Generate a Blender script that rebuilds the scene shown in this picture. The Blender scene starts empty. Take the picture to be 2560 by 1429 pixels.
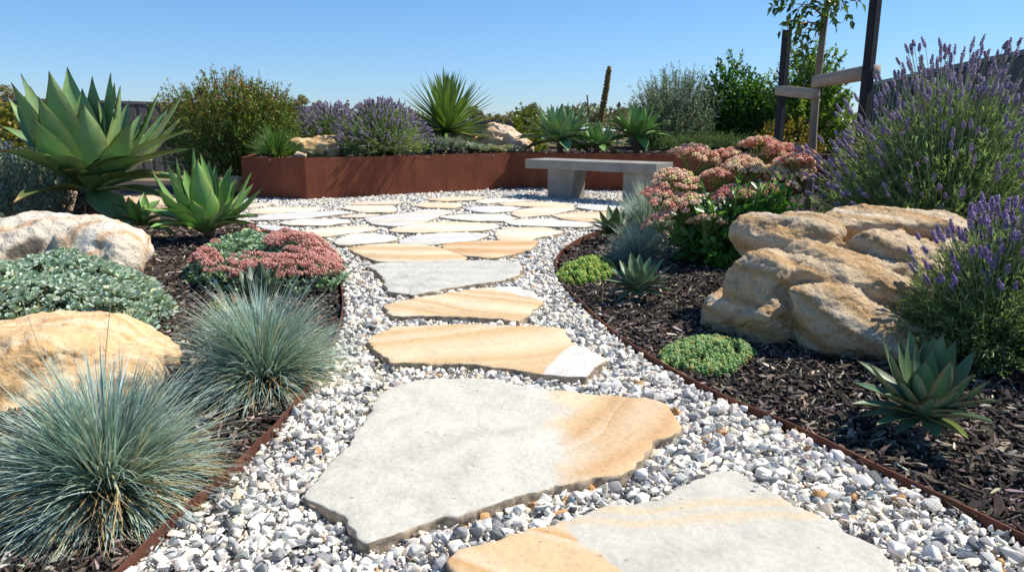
import bpy, bmesh, math, random
import numpy as np
from mathutils import Vector, Matrix

rs = np.random.RandomState(7)
random.seed(7)
sc = bpy.context.scene

# ------------------------------------------------------------------ camera, sky, sun, exposure
CAMH = 1.0
PITCH = math.radians(12.64)
F = 1849.0            # focal length in pixels of the 2560 wide photograph
cam_d = bpy.data.cameras.new("camera")
cam_d.lens = 36.0 * F / 2560.0
cam_d.sensor_width = 36.0
cam_d.clip_start = 0.05
cam_d.clip_end = 3000
cam = bpy.data.objects.new("camera", cam_d)
sc.collection.objects.link(cam)
cam.location = (0, 0, CAMH)
cam.rotation_euler = (math.radians(90) - PITCH, 0, 0)
sc.camera = cam

SUN_EL = math.radians(54)
SUN_AZ = math.radians(74)      # clockwise from +Y (away from the viewer): the sun stands to the right, a little behind the garden
world = bpy.data.worlds.new("World")
sc.world = world
world.use_nodes = True
wn = world.node_tree.nodes
wl = world.node_tree.links
bg = wn["Background"]
sky = wn.new("ShaderNodeTexSky")
sky.sky_type = 'NISHITA'
sky.sun_disc = False
sky.sun_elevation = SUN_EL
sky.sun_rotation = SUN_AZ
sky.altitude = 0
sky.air_density = 1.0
sky.dust_density = 0.0
sky.ozone_density = 3.5
tint = wn.new("ShaderNodeMix"); tint.data_type = 'RGBA'; tint.blend_type = 'MULTIPLY'   # deep clear-day blue
tint.inputs[0].default_value = 1.0; tint.inputs[7].default_value = (.60, .81, 1.03, 1)
wt = wn.new("ShaderNodeTexCoord"); wz = wn.new("ShaderNodeSeparateXYZ"); wl.new(wt.outputs["Generated"], wz.inputs[0])
wr = wn.new("ShaderNodeMapRange"); wr.inputs[1].default_value = 0.0; wr.inputs[2].default_value = 0.22; wl.new(wz.outputs[2], wr.inputs[0])
wc = wn.new("ShaderNodeMix"); wc.data_type = 'RGBA'; wc.inputs[6].default_value = (.53, .70, 1.05, 1); wc.inputs[7].default_value = (.60, .85, 1.03, 1)
wl.new(wr.outputs[0], wc.inputs[0]); wl.new(wc.outputs[2], tint.inputs[7])
wl.new(sky.outputs[0], tint.inputs[6]); wl.new(tint.outputs[2], bg.inputs[0])
bg.inputs[1].default_value = 0.102
sun_d = bpy.data.lights.new("sun", 'SUN')
sun_d.energy = 4.9
sun_d.angle = math.radians(0.5)
sun_d.color = (1.0, 0.925, 0.80)
sun = bpy.data.objects.new("sun", sun_d)
sc.collection.objects.link(sun)
sdir = Vector((math.sin(SUN_AZ) * math.cos(SUN_EL), math.cos(SUN_AZ) * math.cos(SUN_EL), math.sin(SUN_EL)))
sun.rotation_euler = sdir.to_track_quat('Z', 'Y').to_euler()
sc.view_settings.view_transform = 'Standard'
sc.view_settings.look = 'None'
sc.view_settings.exposure = 0.42
sc.view_settings.gamma = 1.0

# ------------------------------------------------------------------ picture -> place
def ray(px, py):
    """direction (x, y, z) through a photo pixel"""
    a = (px - 1280) / F
    b = -(py - 714.5) / F
    return np.array([a, math.cos(PITCH) + b * math.sin(PITCH), -math.sin(PITCH) + b * math.cos(PITCH)])
def G(px, py, z=0.0):
    d = ray(px, py)
    t = (z - CAMH) / d[2]
    return np.array([d[0] * t, d[1] * t, z])
def AT(px, py, Y):
    d = ray(px, py)
    t = Y / d[1]
    return np.array([d[0] * t, Y, CAMH + d[2] * t])
def S(px, Y):
    return px * Y / F

# ------------------------------------------------------------------ noise
def _hash(ix, iy, iz, seed):
    h = (ix.astype(np.int64) * 374761393 + iy.astype(np.int64) * 668265263 + iz.astype(np.int64) * 2147483647 + seed * 1274126177) & 0xffffffff
    h = ((h ^ (h >> 13)) * 1274126177) & 0xffffffff
    h = h ^ (h >> 16)
    return (h & 0xffffff) / float(0xffffff)
def vnoise(p, seed=0):
    p = np.asarray(p, float)
    i = np.floor(p).astype(np.int64)
    f = p - i
    f = f * f * (3 - 2 * f)
    r = 0
    for dx in (0, 1):
        for dy in (0, 1):
            for dz in (0, 1):
                w = (f[:, 0] if dx else 1 - f[:, 0]) * (f[:, 1] if dy else 1 - f[:, 1]) * (f[:, 2] if dz else 1 - f[:, 2])
                r = r + w * _hash(i[:, 0] + dx, i[:, 1] + dy, i[:, 2] + dz, seed)
    return r * 2 - 1
def fbm(p, octv=4, seed=0, gain=0.5):
    r = 0; a = 1.0; s = 1.0
    for k in range(octv):
        r = r + a * vnoise(p * s + 13.7 * k, seed + k)
        a *= gain; s *= 2.03
    return r

# ------------------------------------------------------------------ mesh helpers
class MB:
    """collects vertices, faces and colours, and links them as ONE mesh object"""
    def __init__(s):
        s.v = []; s.q = []; s.t = []; s.c = []; s.n = 0
    def add(s, v, q=None, t=None, c=(1, 1, 1)):
        v = np.asarray(v, float).reshape(-1, 3)
        if q is not None and len(q): s.q.append(np.asarray(q, np.int64).reshape(-1, 4) + s.n)
        if t is not None and len(t): s.t.append(np.asarray(t, np.int64).reshape(-1, 3) + s.n)
        c = np.asarray(c, float)
        if c.ndim == 1: c = np.tile(c[:3], (len(v), 1))
        s.v.append(v); s.c.append(c[:, :3]); s.n += len(v)
    def mesh(s, name, m=None, smooth=True, origin=(0, 0, 0)):
        me = bpy.data.meshes.new(name)
        v = np.concatenate(s.v) - np.asarray(origin, float)
        q = np.concatenate(s.q) if s.q else np.zeros((0, 4), np.int64)
        t = np.concatenate(s.t) if s.t else np.zeros((0, 3), np.int64)
        me.vertices.add(len(v)); me.vertices.foreach_set("co", v.astype(np.float32).ravel())
        me.loops.add(q.size + t.size)
        me.loops.foreach_set("vertex_index", np.concatenate([q.ravel(), t.ravel()]).astype(np.int32))
        me.polygons.add(len(q) + len(t))
        st = np.concatenate([np.arange(len(q)) * 4, q.size + np.arange(len(t)) * 3]).astype(np.int32)
        me.polygons.foreach_set("loop_start", st)
        me.update(calc_edges=True)
        ca = me.attributes.new("col", 'FLOAT_COLOR', 'POINT')
        c = np.concatenate(s.c)
        ca.data.foreach_set("color", np.hstack([c, np.ones((len(c), 1))]).astype(np.float32).ravel())
        me.polygons.foreach_set("use_smooth", [bool(smooth)] * len(me.polygons))
        me.validate()
        if m: me.materials.append(m)
        return me
    def build(s, name, m=None, parent=None, smooth=True, origin=None):
        """origin in world; the parent is an unrotated Empty at its own origin"""
        po = np.array(parent_world(parent)) if parent is not None else np.zeros(3)
        og = po if origin is None else np.asarray(origin, float)
        me = s.mesh(name, m, smooth, og)
        o = bpy.data.objects.new(name, me)
        sc.collection.objects.link(o)
        if parent is not None: o.parent = parent
        o.location = og - po
        return o
def parent_world(o):
    p = np.zeros(3)
    while o is not None:
        p = p + np.array(o.location); o = o.parent
    return p
def tag(o, label, cat, group=None, kind=None):
    if label: o['label'] = label
    if cat: o['category'] = cat
    if group: o['group'] = group
    if kind: o['kind'] = kind
    return o
def thing(name, label, cat, loc, group=None):
    o = bpy.data.objects.new(name, None)
    sc.collection.objects.link(o)
    o.empty_display_size = 0.1
    o.location = loc
    return tag(o, label, cat, group)
def ico(sub):
    bm = bmesh.new()
    bmesh.ops.create_icosphere(bm, subdivisions=sub, radius=1)
    v = np.array([x.co[:] for x in bm.verts]); f = np.array([[x.index for x in p.verts] for p in bm.faces])
    bm.free()
    return v, f
ICO = {k: ico(k) for k in (1, 2, 3)}
def unit(a):
    return a / (np.linalg.norm(a, axis=-1, keepdims=True) + 1e-12)
def rotmats(n, rng=rs, tilt=None):
    """random rotations; with tilt: mostly flat ones"""
    if tilt is None:
        q = unit(rng.normal(size=(n, 4)))
    else:
        a = rng.uniform(0, 2 * math.pi, n)
        qz = np.stack([np.cos(a / 2), 0 * a, 0 * a, np.sin(a / 2)], 1)
        b = rng.uniform(0, 2 * math.pi, n); th = np.abs(rng.normal(0, tilt, n))
        qx = np.stack([np.cos(th / 2), np.cos(b) * np.sin(th / 2), np.sin(b) * np.sin(th / 2), 0 * b], 1)
        w1, x1, y1, z1 = qx.T; w2, x2, y2, z2 = qz.T
        q = np.stack([w1*w2-x1*x2-y1*y2-z1*z2, w1*x2+x1*w2+y1*z2-z1*y2, w1*y2-x1*z2+y1*w2+z1*x2, w1*z2+x1*y2-y1*x2+z1*w2], 1)
    w, x, y, z = q.T
    return np.stack([np.stack([1-2*(y*y+z*z), 2*(x*y-z*w), 2*(x*z+y*w)], -1),
                     np.stack([2*(x*y+z*w), 1-2*(x*x+z*z), 2*(y*z-x*w)], -1),
                     np.stack([2*(x*z-y*w), 2*(y*z+x*w), 1-2*(x*x+y*y)], -1)], 1)
def frame(d, roll=None):
    """matrices whose Z column is d"""
    d = unit(np.asarray(d, float))
    up = np.tile([0, 0, 1.0], (len(d), 1)); m = np.abs(d[:, 2]) > .97; up[m] = [1, 0, 0]
    x = unit(np.cross(up, d)); y = np.cross(d, x)
    if roll is not None:
        c, s_ = np.cos(roll)[:, None], np.sin(roll)[:, None]
        x, y = x * c + y * s_, y * c - x * s_
    return np.stack([x, y, d], -1)
def scatter(mb, tv, tf, pos, R, scl, col, quad=False):
    """many copies of one template in one mesh (only for stuff and for leaves, petals and beads)"""
    n = len(pos); k = len(tv)
    scl = np.asarray(scl, float)
    if scl.ndim == 1: scl = np.repeat(scl[:, None], 3, 1)
    V = np.einsum('nij,nkj->nki', R, tv[None] * scl[:, None, :]) + pos[:, None, :]
    Fc = tf[None] + (np.arange(n) * k)[:, None, None]
    C = np.repeat(col[:, None, :], k, 1)
    if quad: mb.add(V.reshape(-1, 3), q=Fc.reshape(-1, 4), c=C.reshape(-1, 3))
    else: mb.add(V.reshape(-1, 3), t=Fc.reshape(-1, 3), c=C.reshape(-1, 3))
def grid_faces(n, T, K):
    a = np.arange((T - 1) * K).reshape(T - 1, K)[:, :K - 1].ravel()
    q = np.stack([a, a + 1, a + K + 1, a + K], -1)
    return (q[None] + (np.arange(n) * T * K)[:, None, None]).reshape(-1, 4)
def ribbons(mb, C, side, W, fold, col, coltip=None, tip0=0.85, rib=None):
    """blades: centre lines C [n,T,3], side vectors [n,3], half widths W [n,T]"""
    n, T, _ = C.shape
    tan = unit(np.gradient(C, axis=1))
    sd = unit(side)[:, None, :] * np.ones((1, T, 1))
    nor = unit(np.cross(sd, tan))
    nor = np.where(nor[..., 2:3] < 0, -nor, nor) if rib is None else nor
    W = W[..., None]
    L = C - sd * W + nor * W * fold
    Rr = C + sd * W + nor * W * fold
    V = np.stack([L, C, Rr], 2)
    cc = np.repeat(np.repeat(col[:, None, None, :], T, 1), 3, 2)
    if coltip is not None:
        t = np.clip((np.linspace(0, 1, T) - tip0) / (1 - tip0), 0, 1)[None, :, None, None]
        cc = cc * (1 - t) + np.asarray(coltip).reshape(1, 1, 1, 3) * t
    mb.add(V.reshape(-1, 3), q=grid_faces(n, T, 3), c=cc.reshape(-1, 3))
def arcs(B, az, el, L, droop, T, power=1.3, azc=None):
    """centre lines that start at B at an elevation and bend down along their length"""
    t = np.linspace(0, 1, T)
    e = el[:, None] - droop[:, None] * t[None] ** power
    a = az[:, None] + (0 if azc is None else azc[:, None] * t[None])
    d = np.stack([np.cos(e) * np.cos(a), np.cos(e) * np.sin(a), np.sin(e)], -1) * (L[:, None, None] / (T - 1))
    C = np.concatenate([np.zeros((len(B), 1, 3)), np.cumsum(d[:, :-1], 1)], 1) + B[:, None, :]
    side = np.stack([-np.sin(az), np.cos(az), 0 * az], -1)
    return C, side
def tubes(mb, C, r, col, sides=4):
    n, T, _ = C.shape
    tan = unit(np.gradient(C, axis=1))
    up = np.tile(np.array([0.31, 0.17, 0.93]), (n, T, 1))
    x = unit(np.cross(up, tan)); y = np.cross(tan, x)
    r = np.asarray(r, float)
    if r.ndim == 0: r = np.full((n, T), float(r))
    if r.ndim == 1: r = np.repeat(r[:, None], T, 1)
    a = np.linspace(0, 2 * math.pi, sides + 1)
    V = C[:, :, None, :] + r[:, :, None, None] * (np.cos(a)[None, None, :, None] * x[:, :, None, :] + np.sin(a)[None, None, :, None] * y[:, :, None, :])
    cc = np.repeat(np.repeat(np.asarray(col)[:, None, None, :], T, 1), sides + 1, 2)
    mb.add(V.reshape(-1, 3), q=grid_faces(n, T, sides + 1), c=cc.reshape(-1, 3))
def one_tube(mb, pts, r, col=(1, 1, 1), sides=8):
    C = np.asarray(pts, float)[None]
    rr = np.asarray(r, float)
    if rr.ndim == 0: rr = np.full(C.shape[1], float(rr))
    tubes(mb, C, rr[None], np.array([col], float), sides)
def box(mb, c, sx, sy, sz, ax=(1, 0, 0), col=(1, 1, 1), bev=0.0):
    """upright box centred at c with its length along ax (horizontal); small chamfer"""
    ax = unit(np.asarray(ax, float)); ay = np.cross([0, 0, 1.0], ax); az = np.array([0, 0, 1.0])
    bm = bmesh.new(); bmesh.ops.create_cube(bm, size=1)
    for v in bm.verts: v.co = (v.co.x * sx, v.co.y * sy, v.co.z * sz)
    if bev: bmesh.ops.bevel(bm, geom=bm.edges[:], offset=bev, segments=2, affect='EDGES', profile=0.6)
    bmesh.ops.triangulate(bm, faces=bm.faces[:])
    v = np.array([x.co[:] for x in bm.verts]); f = np.array([[x.index for x in p.verts] for p in bm.faces])
    bm.free()
    mb.add(np.asarray(c) + v[:, :1] * ax + v[:, 1:2] * ay + v[:, 2:] * az, t=f, c=col)
def mixcol(n, cols, probs, jit=0.12, rng=rs):
    cols = np.array(cols, float); k = rng.choice(len(cols), n, p=np.array(probs) / sum(probs))
    return np.clip(cols[k] * rng.normal(1, jit, (n, 1)) * rng.normal(1, jit * .3, (n, 3)), 0.002, 0.95)
def inpoly(P, poly):
    x, y = P[:, 0], P[:, 1]; r = np.zeros(len(P), bool); n = len(poly); j = n - 1
    for i in range(n):
        xi, yi, xj, yj = poly[i][0], poly[i][1], poly[j][0], poly[j][1]
        c = ((yi > y) != (yj > y)) & (x < (xj - xi) * (y - yi) / (yj - yi + 1e-12) + xi)
        r ^= c; j = i
    return r
def polydist(P, poly, closed=True):
    d = np.full(len(P), 1e9); n = len(poly)
    for i in range(n if closed else n - 1):
        a = np.array(poly[i][:2]); b = np.array(poly[(i + 1) % n][:2]); ab = b - a
        t = np.clip(((P[:, :2] - a) @ ab) / (ab @ ab + 1e-12), 0, 1)
        d = np.minimum(d, np.linalg.norm(P[:, :2] - a - t[:, None] * ab, axis=1))
    return d
def catmull(pts, k=8, closed=False):
    P = np.array(pts, float); n = len(P); out = []
    for i in range(n if closed else n - 1):
        g = lambda j: P[j % n] if closed else P[min(max(j, 0), n - 1)]
        p0, p1, p2, p3 = g(i - 1), g(i), g(i + 1), g(i + 2)
        for t in np.linspace(0, 1, k, endpoint=False):
            out.append(.5 * (2*p1 + (p2 - p0)*t + (2*p0 - 5*p1 + 4*p2 - p3)*t*t + (3*p1 - p0 - 3*p2 + p3)*t**3))
    if not closed: out.append(P[-1])
    return np.array(out)

# ------------------------------------------------------------------ materials
def newmat(name):
    m = bpy.data.materials.new(name); m.use_nodes = True
    nt = m.node_tree; b = nt.nodes["Principled BSDF"]
    return m, nt, b
def nd(nt, kind, **kw):
    n = nt.nodes.new(kind)
    for k, v in kw.items():
        if k.startswith('i_'): n.inputs[k[2:].replace('_', ' ')].default_value = v
        else: setattr(n, k, v)
    return n
def ramp(nt, stops, interp='LINEAR'):
    r = nt.nodes.new("ShaderNodeValToRGB"); e = r.color_ramp.elements; r.color_ramp.interpolation = interp
    while len(e) > 1: e.remove(e[-1])
    e[0].position = stops[0][0]; e[0].color = (*stops[0][1], 1)
    for p, c in stops[1:]:
        x = e.new(p); x.color = (*c, 1)
    return r
def mixrgb(nt, fac, a, b, blend='MIX'):
    m = nt.nodes.new("ShaderNodeMix"); m.data_type = 'RGBA'; m.blend_type = blend
    for s_, v in ((0, fac), (6, a), (7, b)):
        if hasattr(v, 'is_linked') or hasattr(v, 'links'): nt.links.new(v, m.inputs[s_])
        elif s_ == 0: m.inputs[0].default_value = v
        else: m.inputs[s_].default_value = (*v, 1)
    return m.outputs[2]
def bump(nt, b, height, strength=.5, dist=.01, chain=None):
    n = nt.nodes.new("ShaderNodeBump"); n.inputs["Strength"].default_value = strength; n.inputs["Distance"].default_value = dist
    nt.links.new(height, n.inputs["Height"])
    if chain: nt.links.new(chain, n.inputs["Normal"])
    nt.links.new(n.outputs[0], b.inputs["Normal"])
    return n.outputs[0]
def leafmat(name, rough=.5, transl=.25, spec=.4, noise=.25, scale=60, tint=(1.25, 1.3, .6)):
    m, nt, b = newmat(name)
    at = nd(nt, "ShaderNodeAttribute", attribute_name="col")
    tc = nd(nt, "ShaderNodeNewGeometry")
    nz = nd(nt, "ShaderNodeTexNoise", i_Scale=scale, i_Detail=3.0)
    nt.links.new(tc.outputs["Position"], nz.inputs["Vector"])
    rp = ramp(nt, [(.3, (1 - noise,) * 3), (.7, (1 + noise,) * 3)])
    nt.links.new(nz.outputs[0], rp.inputs[0])
    c = mixrgb(nt, 1.0, at.outputs["Color"], rp.outputs[0], 'MULTIPLY')
    nt.links.new(c, b.inputs["Base Color"])
    b.inputs["Roughness"].default_value = rough
    b.inputs["Specular IOR Level"].default_value = spec
    if transl:
        tr = nt.nodes.new("ShaderNodeBsdfTranslucent")
        c2 = mixrgb(nt, 1.0, c, tint, 'MULTIPLY')
        nt.links.new(c2, tr.inputs[0])
        ms = nt.nodes.new("ShaderNodeMixShader"); ms.inputs[0].default_value = transl
        nt.links.new(b.outputs[0], ms.inputs[1]); nt.links.new(tr.outputs[0], ms.inputs[2])
        nt.links.new(ms.outputs[0], nt.nodes["Material Output"].inputs[0])
    return m
def sandstone(name, stops, scale=3.0, rot=(0, 0, 0), distort=3.0, detail_scale=2.0, pale=None, paledir=None, bump_s=.5, bump_d=.01, pits=True, mottled=.35, rough=.85, patch=None, contrast=1.0, band2=None, edge=None, hollow_shade=None):
    """banded sandstone: wavy bands, optional pale field that ends at a slanting line, mottling, pits, grain"""
    m, nt, b = newmat(name)
    tc = nd(nt, "ShaderNodeTexCoord"); mp = nd(nt, "ShaderNodeMapping"); mp.inputs["Rotation"].default_value = rot
    nt.links.new(tc.outputs["Object"], mp.inputs[0])
    # warp
    n0 = nd(nt, "ShaderNodeTexNoise", i_Scale=detail_scale, i_Detail=2.0)
    nt.links.new(mp.outputs[0], n0.inputs["Vector"])
    wv = nd(nt, "ShaderNodeTexWave", wave_type='BANDS', bands_direction='X', wave_profile='SIN')
    wv.inputs["Scale"].default_value = scale; wv.inputs["Distortion"].default_value = distort
    wv.inputs["Detail"].default_value = 2.5; wv.inputs["Detail Scale"].default_value = .7; wv.inputs["Detail Roughness"].default_value = .45
    nt.links.new(mp.outputs[0], wv.inputs[0])
    w2 = nd(nt, "ShaderNodeTexWave", wave_type='BANDS', bands_direction='X', wave_profile='SAW')
    w2.inputs["Scale"].default_value = scale * 2.3; w2.inputs["Distortion"].default_value = distort * 1.6
    w2.inputs["Detail"].default_value = 3; w2.inputs["Detail Scale"].default_value = .45
    nt.links.new(mp.outputs[0], w2.inputs[0])
    ad = nd(nt, "ShaderNodeMath", operation='MULTIPLY_ADD'); ad.inputs[1].default_value = .13
    nt.links.new(w2.outputs["Fac"], ad.inputs[0]); 
    m1 = nd(nt, "ShaderNodeMath", operation='MULTIPLY_ADD'); m1.inputs[1].default_value = .65 * contrast
    nt.links.new(wv.outputs["Fac"], m1.inputs[0])
    ns = nd(nt, "ShaderNodeMath", operation='MULTIPLY'); ns.inputs[1].default_value = .35
    nt.links.new(n0.outputs[0], ns.inputs[0]); nt.links.new(ns.outputs[0], m1.inputs[2]); nt.links.new(m1.outputs[0], ad.inputs[2])
    rp = ramp(nt, stops); nt.links.new(ad.outputs[0], rp.inputs[0])
    col = rp.outputs[0]
    # pale field
    if pale is not None:
        dx, dy, off, soft, wob = paledir
        sp = nd(nt, "ShaderNodeVectorMath", operation='DOT_PRODUCT'); sp.inputs[1].default_value = (dx, dy, 0)
        nt.links.new(tc.outputs["Object"], sp.inputs[0])
        n3 = nd(nt, "ShaderNodeTexNoise", i_Scale=4.0, i_Detail=3.0); nt.links.new(tc.outputs["Object"], n3.inputs["Vector"])
        a3 = nd(nt, "ShaderNodeMath", operation='MULTIPLY_ADD'); a3.inputs[1].default_value = wob
        nt.links.new(n3.outputs[0], a3.inputs[0]); nt.links.new(sp.outputs["Value"], a3.inputs[2])
        mr = nd(nt, "ShaderNodeMapRange"); mr.inputs[1].default_value = off + wob * .5 - soft; mr.inputs[2].default_value = off + wob * .5 + soft
        nt.links.new(a3.outputs[0], mr.inputs[0])
        n5 = nd(nt, "ShaderNodeTexNoise", i_Scale=9.0, i_Detail=5.0); nt.links.new(tc.outputs["Object"], n5.inputs["Vector"])
        pr = ramp(nt, [(.3, tuple(x * .88 for x in pale)), (.55, pale), (.75, tuple(min(.9, x * 1.06) for x in pale))]); nt.links.new(n5.outputs[0], pr.inputs[0])
        col = mixrgb(nt, mr.outputs[0], col, pr.outputs[0])
    if band2 is not None:   # a warm vein running across the pale field
        (bc2, q1, q2, wd) = band2; A, B = (G(*q1, .03) - G(1650, 1400, .03))[:2], (G(*q2, .03) - G(1650, 1400, .03))[:2]; dd_ = unit(B - A); nn_ = np.array([-dd_[1], dd_[0]])
        sp = nd(nt, "ShaderNodeVectorMath", operation='DOT_PRODUCT'); sp.inputs[1].default_value = (nn_[0], nn_[1], 0); nt.links.new(tc.outputs["Object"], sp.inputs[0])
        n8 = nd(nt, "ShaderNodeTexNoise", i_Scale=2.2, i_Detail=3.0); nt.links.new(tc.outputs["Object"], n8.inputs["Vector"])
        a8 = nd(nt, "ShaderNodeMath", operation='MULTIPLY_ADD'); a8.inputs[1].default_value = .22; nt.links.new(n8.outputs[0], a8.inputs[0]); nt.links.new(sp.outputs["Value"], a8.inputs[2])
        s8 = nd(nt, "ShaderNodeMath", operation='SUBTRACT'); s8.inputs[1].default_value = float(nn_ @ A) + .11; nt.links.new(a8.outputs[0], s8.inputs[0])
        sn = nd(nt, "ShaderNodeMath", operation='PINGPONG'); sn.inputs[1].default_value = wd; nt.links.new(s8.outputs[0], sn.inputs[0])
        ab_ = nd(nt, "ShaderNodeMath", operation='ABSOLUTE'); nt.links.new(s8.outputs[0], ab_.inputs[0])
        r8 = nd(nt, "ShaderNodeMapRange"); r8.inputs[1].default_value = wd * 2.6; r8.inputs[2].default_value = wd * .6; nt.links.new(ab_.outputs[0], r8.inputs[0])
        m8 = nd(nt, "ShaderNodeMapRange"); m8.inputs[1].default_value = 0; m8.inputs[2].default_value = wd; nt.links.new(sn.outputs[0], m8.inputs[0])
        x8 = nd(nt, "ShaderNodeMath", operation='MULTIPLY'); nt.links.new(r8.outputs[0], x8.inputs[0]); nt.links.new(m8.outputs[0], x8.inputs[1])
        col = mixrgb(nt, x8.outputs[0], col, bc2)
    # broad blotches
    n4 = nd(nt, "ShaderNodeTexNoise", i_Scale=6.0, i_Detail=6.0, i_Roughness=.65); nt.links.new(tc.outputs["Object"], n4.inputs["Vector"])
    r4 = ramp(nt, [(.25, (1 - mottled,) * 3), (.5, (1, 1, 1)), (.8, (1 + mottled * .3,) * 3)]); nt.links.new(n4.outputs[0], r4.inputs[0])
    col = mixrgb(nt, 1.0, col, r4.outputs[0], 'MULTIPLY')
    if patch:   # rust or lichen patches
        n6 = nd(nt, "ShaderNodeTexNoise", i_Scale=patch[1], i_Detail=9.0, i_Roughness=.68); nt.links.new(mp.outputs[0], n6.inputs["Vector"])
        r6 = ramp(nt, [(patch[2], (0, 0, 0)), (patch[2] + .07, (.85, .85, .85))]); nt.links.new(n6.outputs[0], r6.inputs[0])
        col = mixrgb(nt, r6.outputs[0], col, patch[0])
    fine = nd(nt, "ShaderNodeTexNoise", i_Scale=55.0, i_Detail=8.0, i_Roughness=.7); nt.links.new(tc.outputs["Object"], fine.inputs["Vector"])
    rf = ramp(nt, [(.3, (.86,) * 3), (.6, (1.05,) * 3)]); nt.links.new(fine.outputs[0], rf.inputs[0])
    col = mixrgb(nt, 1.0, col, rf.outputs[0], 'MULTIPLY')
    h = fine.outputs[0]
    if pits:
        vo = nd(nt, "ShaderNodeTexNoise", i_Scale=38.0, i_Detail=2.0); nt.links.new(tc.outputs["Object"], vo.inputs["Vector"])
        vr = ramp(nt, [(.0, (1,) * 3), (.70, (1,) * 3), (.76, (.45, .38, .3))]); nt.links.new(vo.outputs[0], vr.inputs[0])
        col = mixrgb(nt, .6, col, mixrgb(nt, 1.0, col, vr.outputs[0], 'MULTIPLY'))
    if hollow_shade is not None:   # shade of a hollow painted in as a dark patch, without a dent
        pv = nd(nt, "ShaderNodeVectorMath", operation='DISTANCE'); pv.inputs[1].default_value = hollow_shade[0]; sm_ = nd(nt, "ShaderNodeMapping"); sm_.inputs["Scale"].default_value = (1, 1, 1.9); pv.inputs[1].default_value = (hollow_shade[0][0], hollow_shade[0][1], hollow_shade[0][2] * 1.9)
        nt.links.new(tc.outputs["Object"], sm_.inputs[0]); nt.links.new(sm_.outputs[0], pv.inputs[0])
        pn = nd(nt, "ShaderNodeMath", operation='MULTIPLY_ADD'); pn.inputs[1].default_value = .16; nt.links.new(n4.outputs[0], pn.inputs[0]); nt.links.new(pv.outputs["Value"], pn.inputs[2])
        pr_ = nd(nt, "ShaderNodeMapRange"); pr_.inputs[1].default_value = hollow_shade[1] + .10; pr_.inputs[2].default_value = hollow_shade[1] + .05; nt.links.new(pn.outputs[0], pr_.inputs[0])
        col = mixrgb(nt, pr_.outputs[0], col, hollow_shade[2])
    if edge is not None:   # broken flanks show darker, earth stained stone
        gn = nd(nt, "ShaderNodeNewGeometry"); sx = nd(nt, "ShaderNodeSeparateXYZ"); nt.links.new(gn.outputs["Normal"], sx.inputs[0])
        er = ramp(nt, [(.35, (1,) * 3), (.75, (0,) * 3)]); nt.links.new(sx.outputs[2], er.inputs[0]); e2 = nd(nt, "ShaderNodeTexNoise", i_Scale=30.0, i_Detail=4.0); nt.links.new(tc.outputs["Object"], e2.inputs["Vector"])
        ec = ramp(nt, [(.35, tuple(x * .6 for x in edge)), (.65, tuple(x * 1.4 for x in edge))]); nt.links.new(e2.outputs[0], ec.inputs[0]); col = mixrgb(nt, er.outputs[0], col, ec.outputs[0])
    nt.links.new(col, b.inputs["Base Color"])
    b.inputs["Roughness"].default_value = rough; b.inputs["Specular IOR Level"].default_value = .25
    n1 = bump(nt, b, h, bump_s, bump_d * .5)
    med = nd(nt, "ShaderNodeTexNoise", i_Scale=11.0, i_Detail=6.0, i_Roughness=.6); nt.links.new(tc.outputs["Object"], med.inputs["Vector"])
    bump(nt, b, med.outputs[0], bump_s, bump_d * 2.0, n1)
    return m

WHITE = (.72, .71, .67); CREAM = (.70, .60, .44); OCHRE = (.62, .40, .20); TAN = (.66, .50, .31); RUSTY = (.42, .19, .08)
def stdmat(name, col, rough=.7, bump_s=.2, bump_d=.003, scale=80, var=.15, metal=0, vec="Object"):
    m, nt, b = newmat(name)
    tc = nd(nt, "ShaderNodeTexCoord"); nz = nd(nt, "ShaderNodeTexNoise", i_Scale=scale, i_Detail=5.0)
    nt.links.new(tc.outputs[vec], nz.inputs["Vector"])
    n2 = nd(nt, "ShaderNodeTexNoise", i_Scale=scale * .06, i_Detail=4.0); nt.links.new(tc.outputs[vec], n2.inputs["Vector"])
    r = ramp(nt, [(.3, tuple(x * (1 - var) for x in col)), (.7, tuple(min(1, x * (1 + var)) for x in col))]); nt.links.new(n2.outputs[0], r.inputs[0])
    nt.links.new(r.outputs[0], b.inputs["Base Color"]); b.inputs["Roughness"].default_value = rough; b.inputs["Metallic"].default_value = metal
    bump(nt, b, nz.outputs[0], bump_s, bump_d)
    return m

# gravel and mulch take their colour piece by piece
def piecemat(name, rough, marb, marb_scale, bump_s, bump_d, stain=None):
    m, nt, b = newmat(name)
    at = nd(nt, "ShaderNodeAttribute", attribute_name="col"); ge = nd(nt, "ShaderNodeNewGeometry")
    nz = nd(nt, "ShaderNodeTexNoise", i_Scale=marb_scale, i_Detail=6.0, i_Roughness=.65, i_Distortion=.8); nt.links.new(ge.outputs["Position"], nz.inputs["Vector"])
    r = ramp(nt, [(.28, (1 - marb,) * 3), (.5, (1, 1, 1)), (.75, (1 + marb * .25,) * 3)]); nt.links.new(nz.outputs[0], r.inputs[0])
    c = mixrgb(nt, 1.0, at.outputs["Color"], r.outputs[0], 'MULTIPLY')
    if stain:
        n2 = nd(nt, "ShaderNodeTexNoise", i_Scale=22.0, i_Detail=4.0); nt.links.new(ge.outputs["Position"], n2.inputs["Vector"])
        r2 = ramp(nt, [(.62, (0,) * 3), (.72, (1,) * 3)]); nt.links.new(n2.outputs[0], r2.inputs[0])
        c = mixrgb(nt, r2.outputs[0], c, mixrgb(nt, 1.0, c, stain, 'MULTIPLY'))
    nt.links.new(c, b.inputs["Base Color"]); b.inputs["Roughness"].default_value = rough
    b.inputs["Specular IOR Level"].default_value = .3
    bump(nt, b, nz.outputs[0], bump_s, bump_d)
    return m
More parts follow.
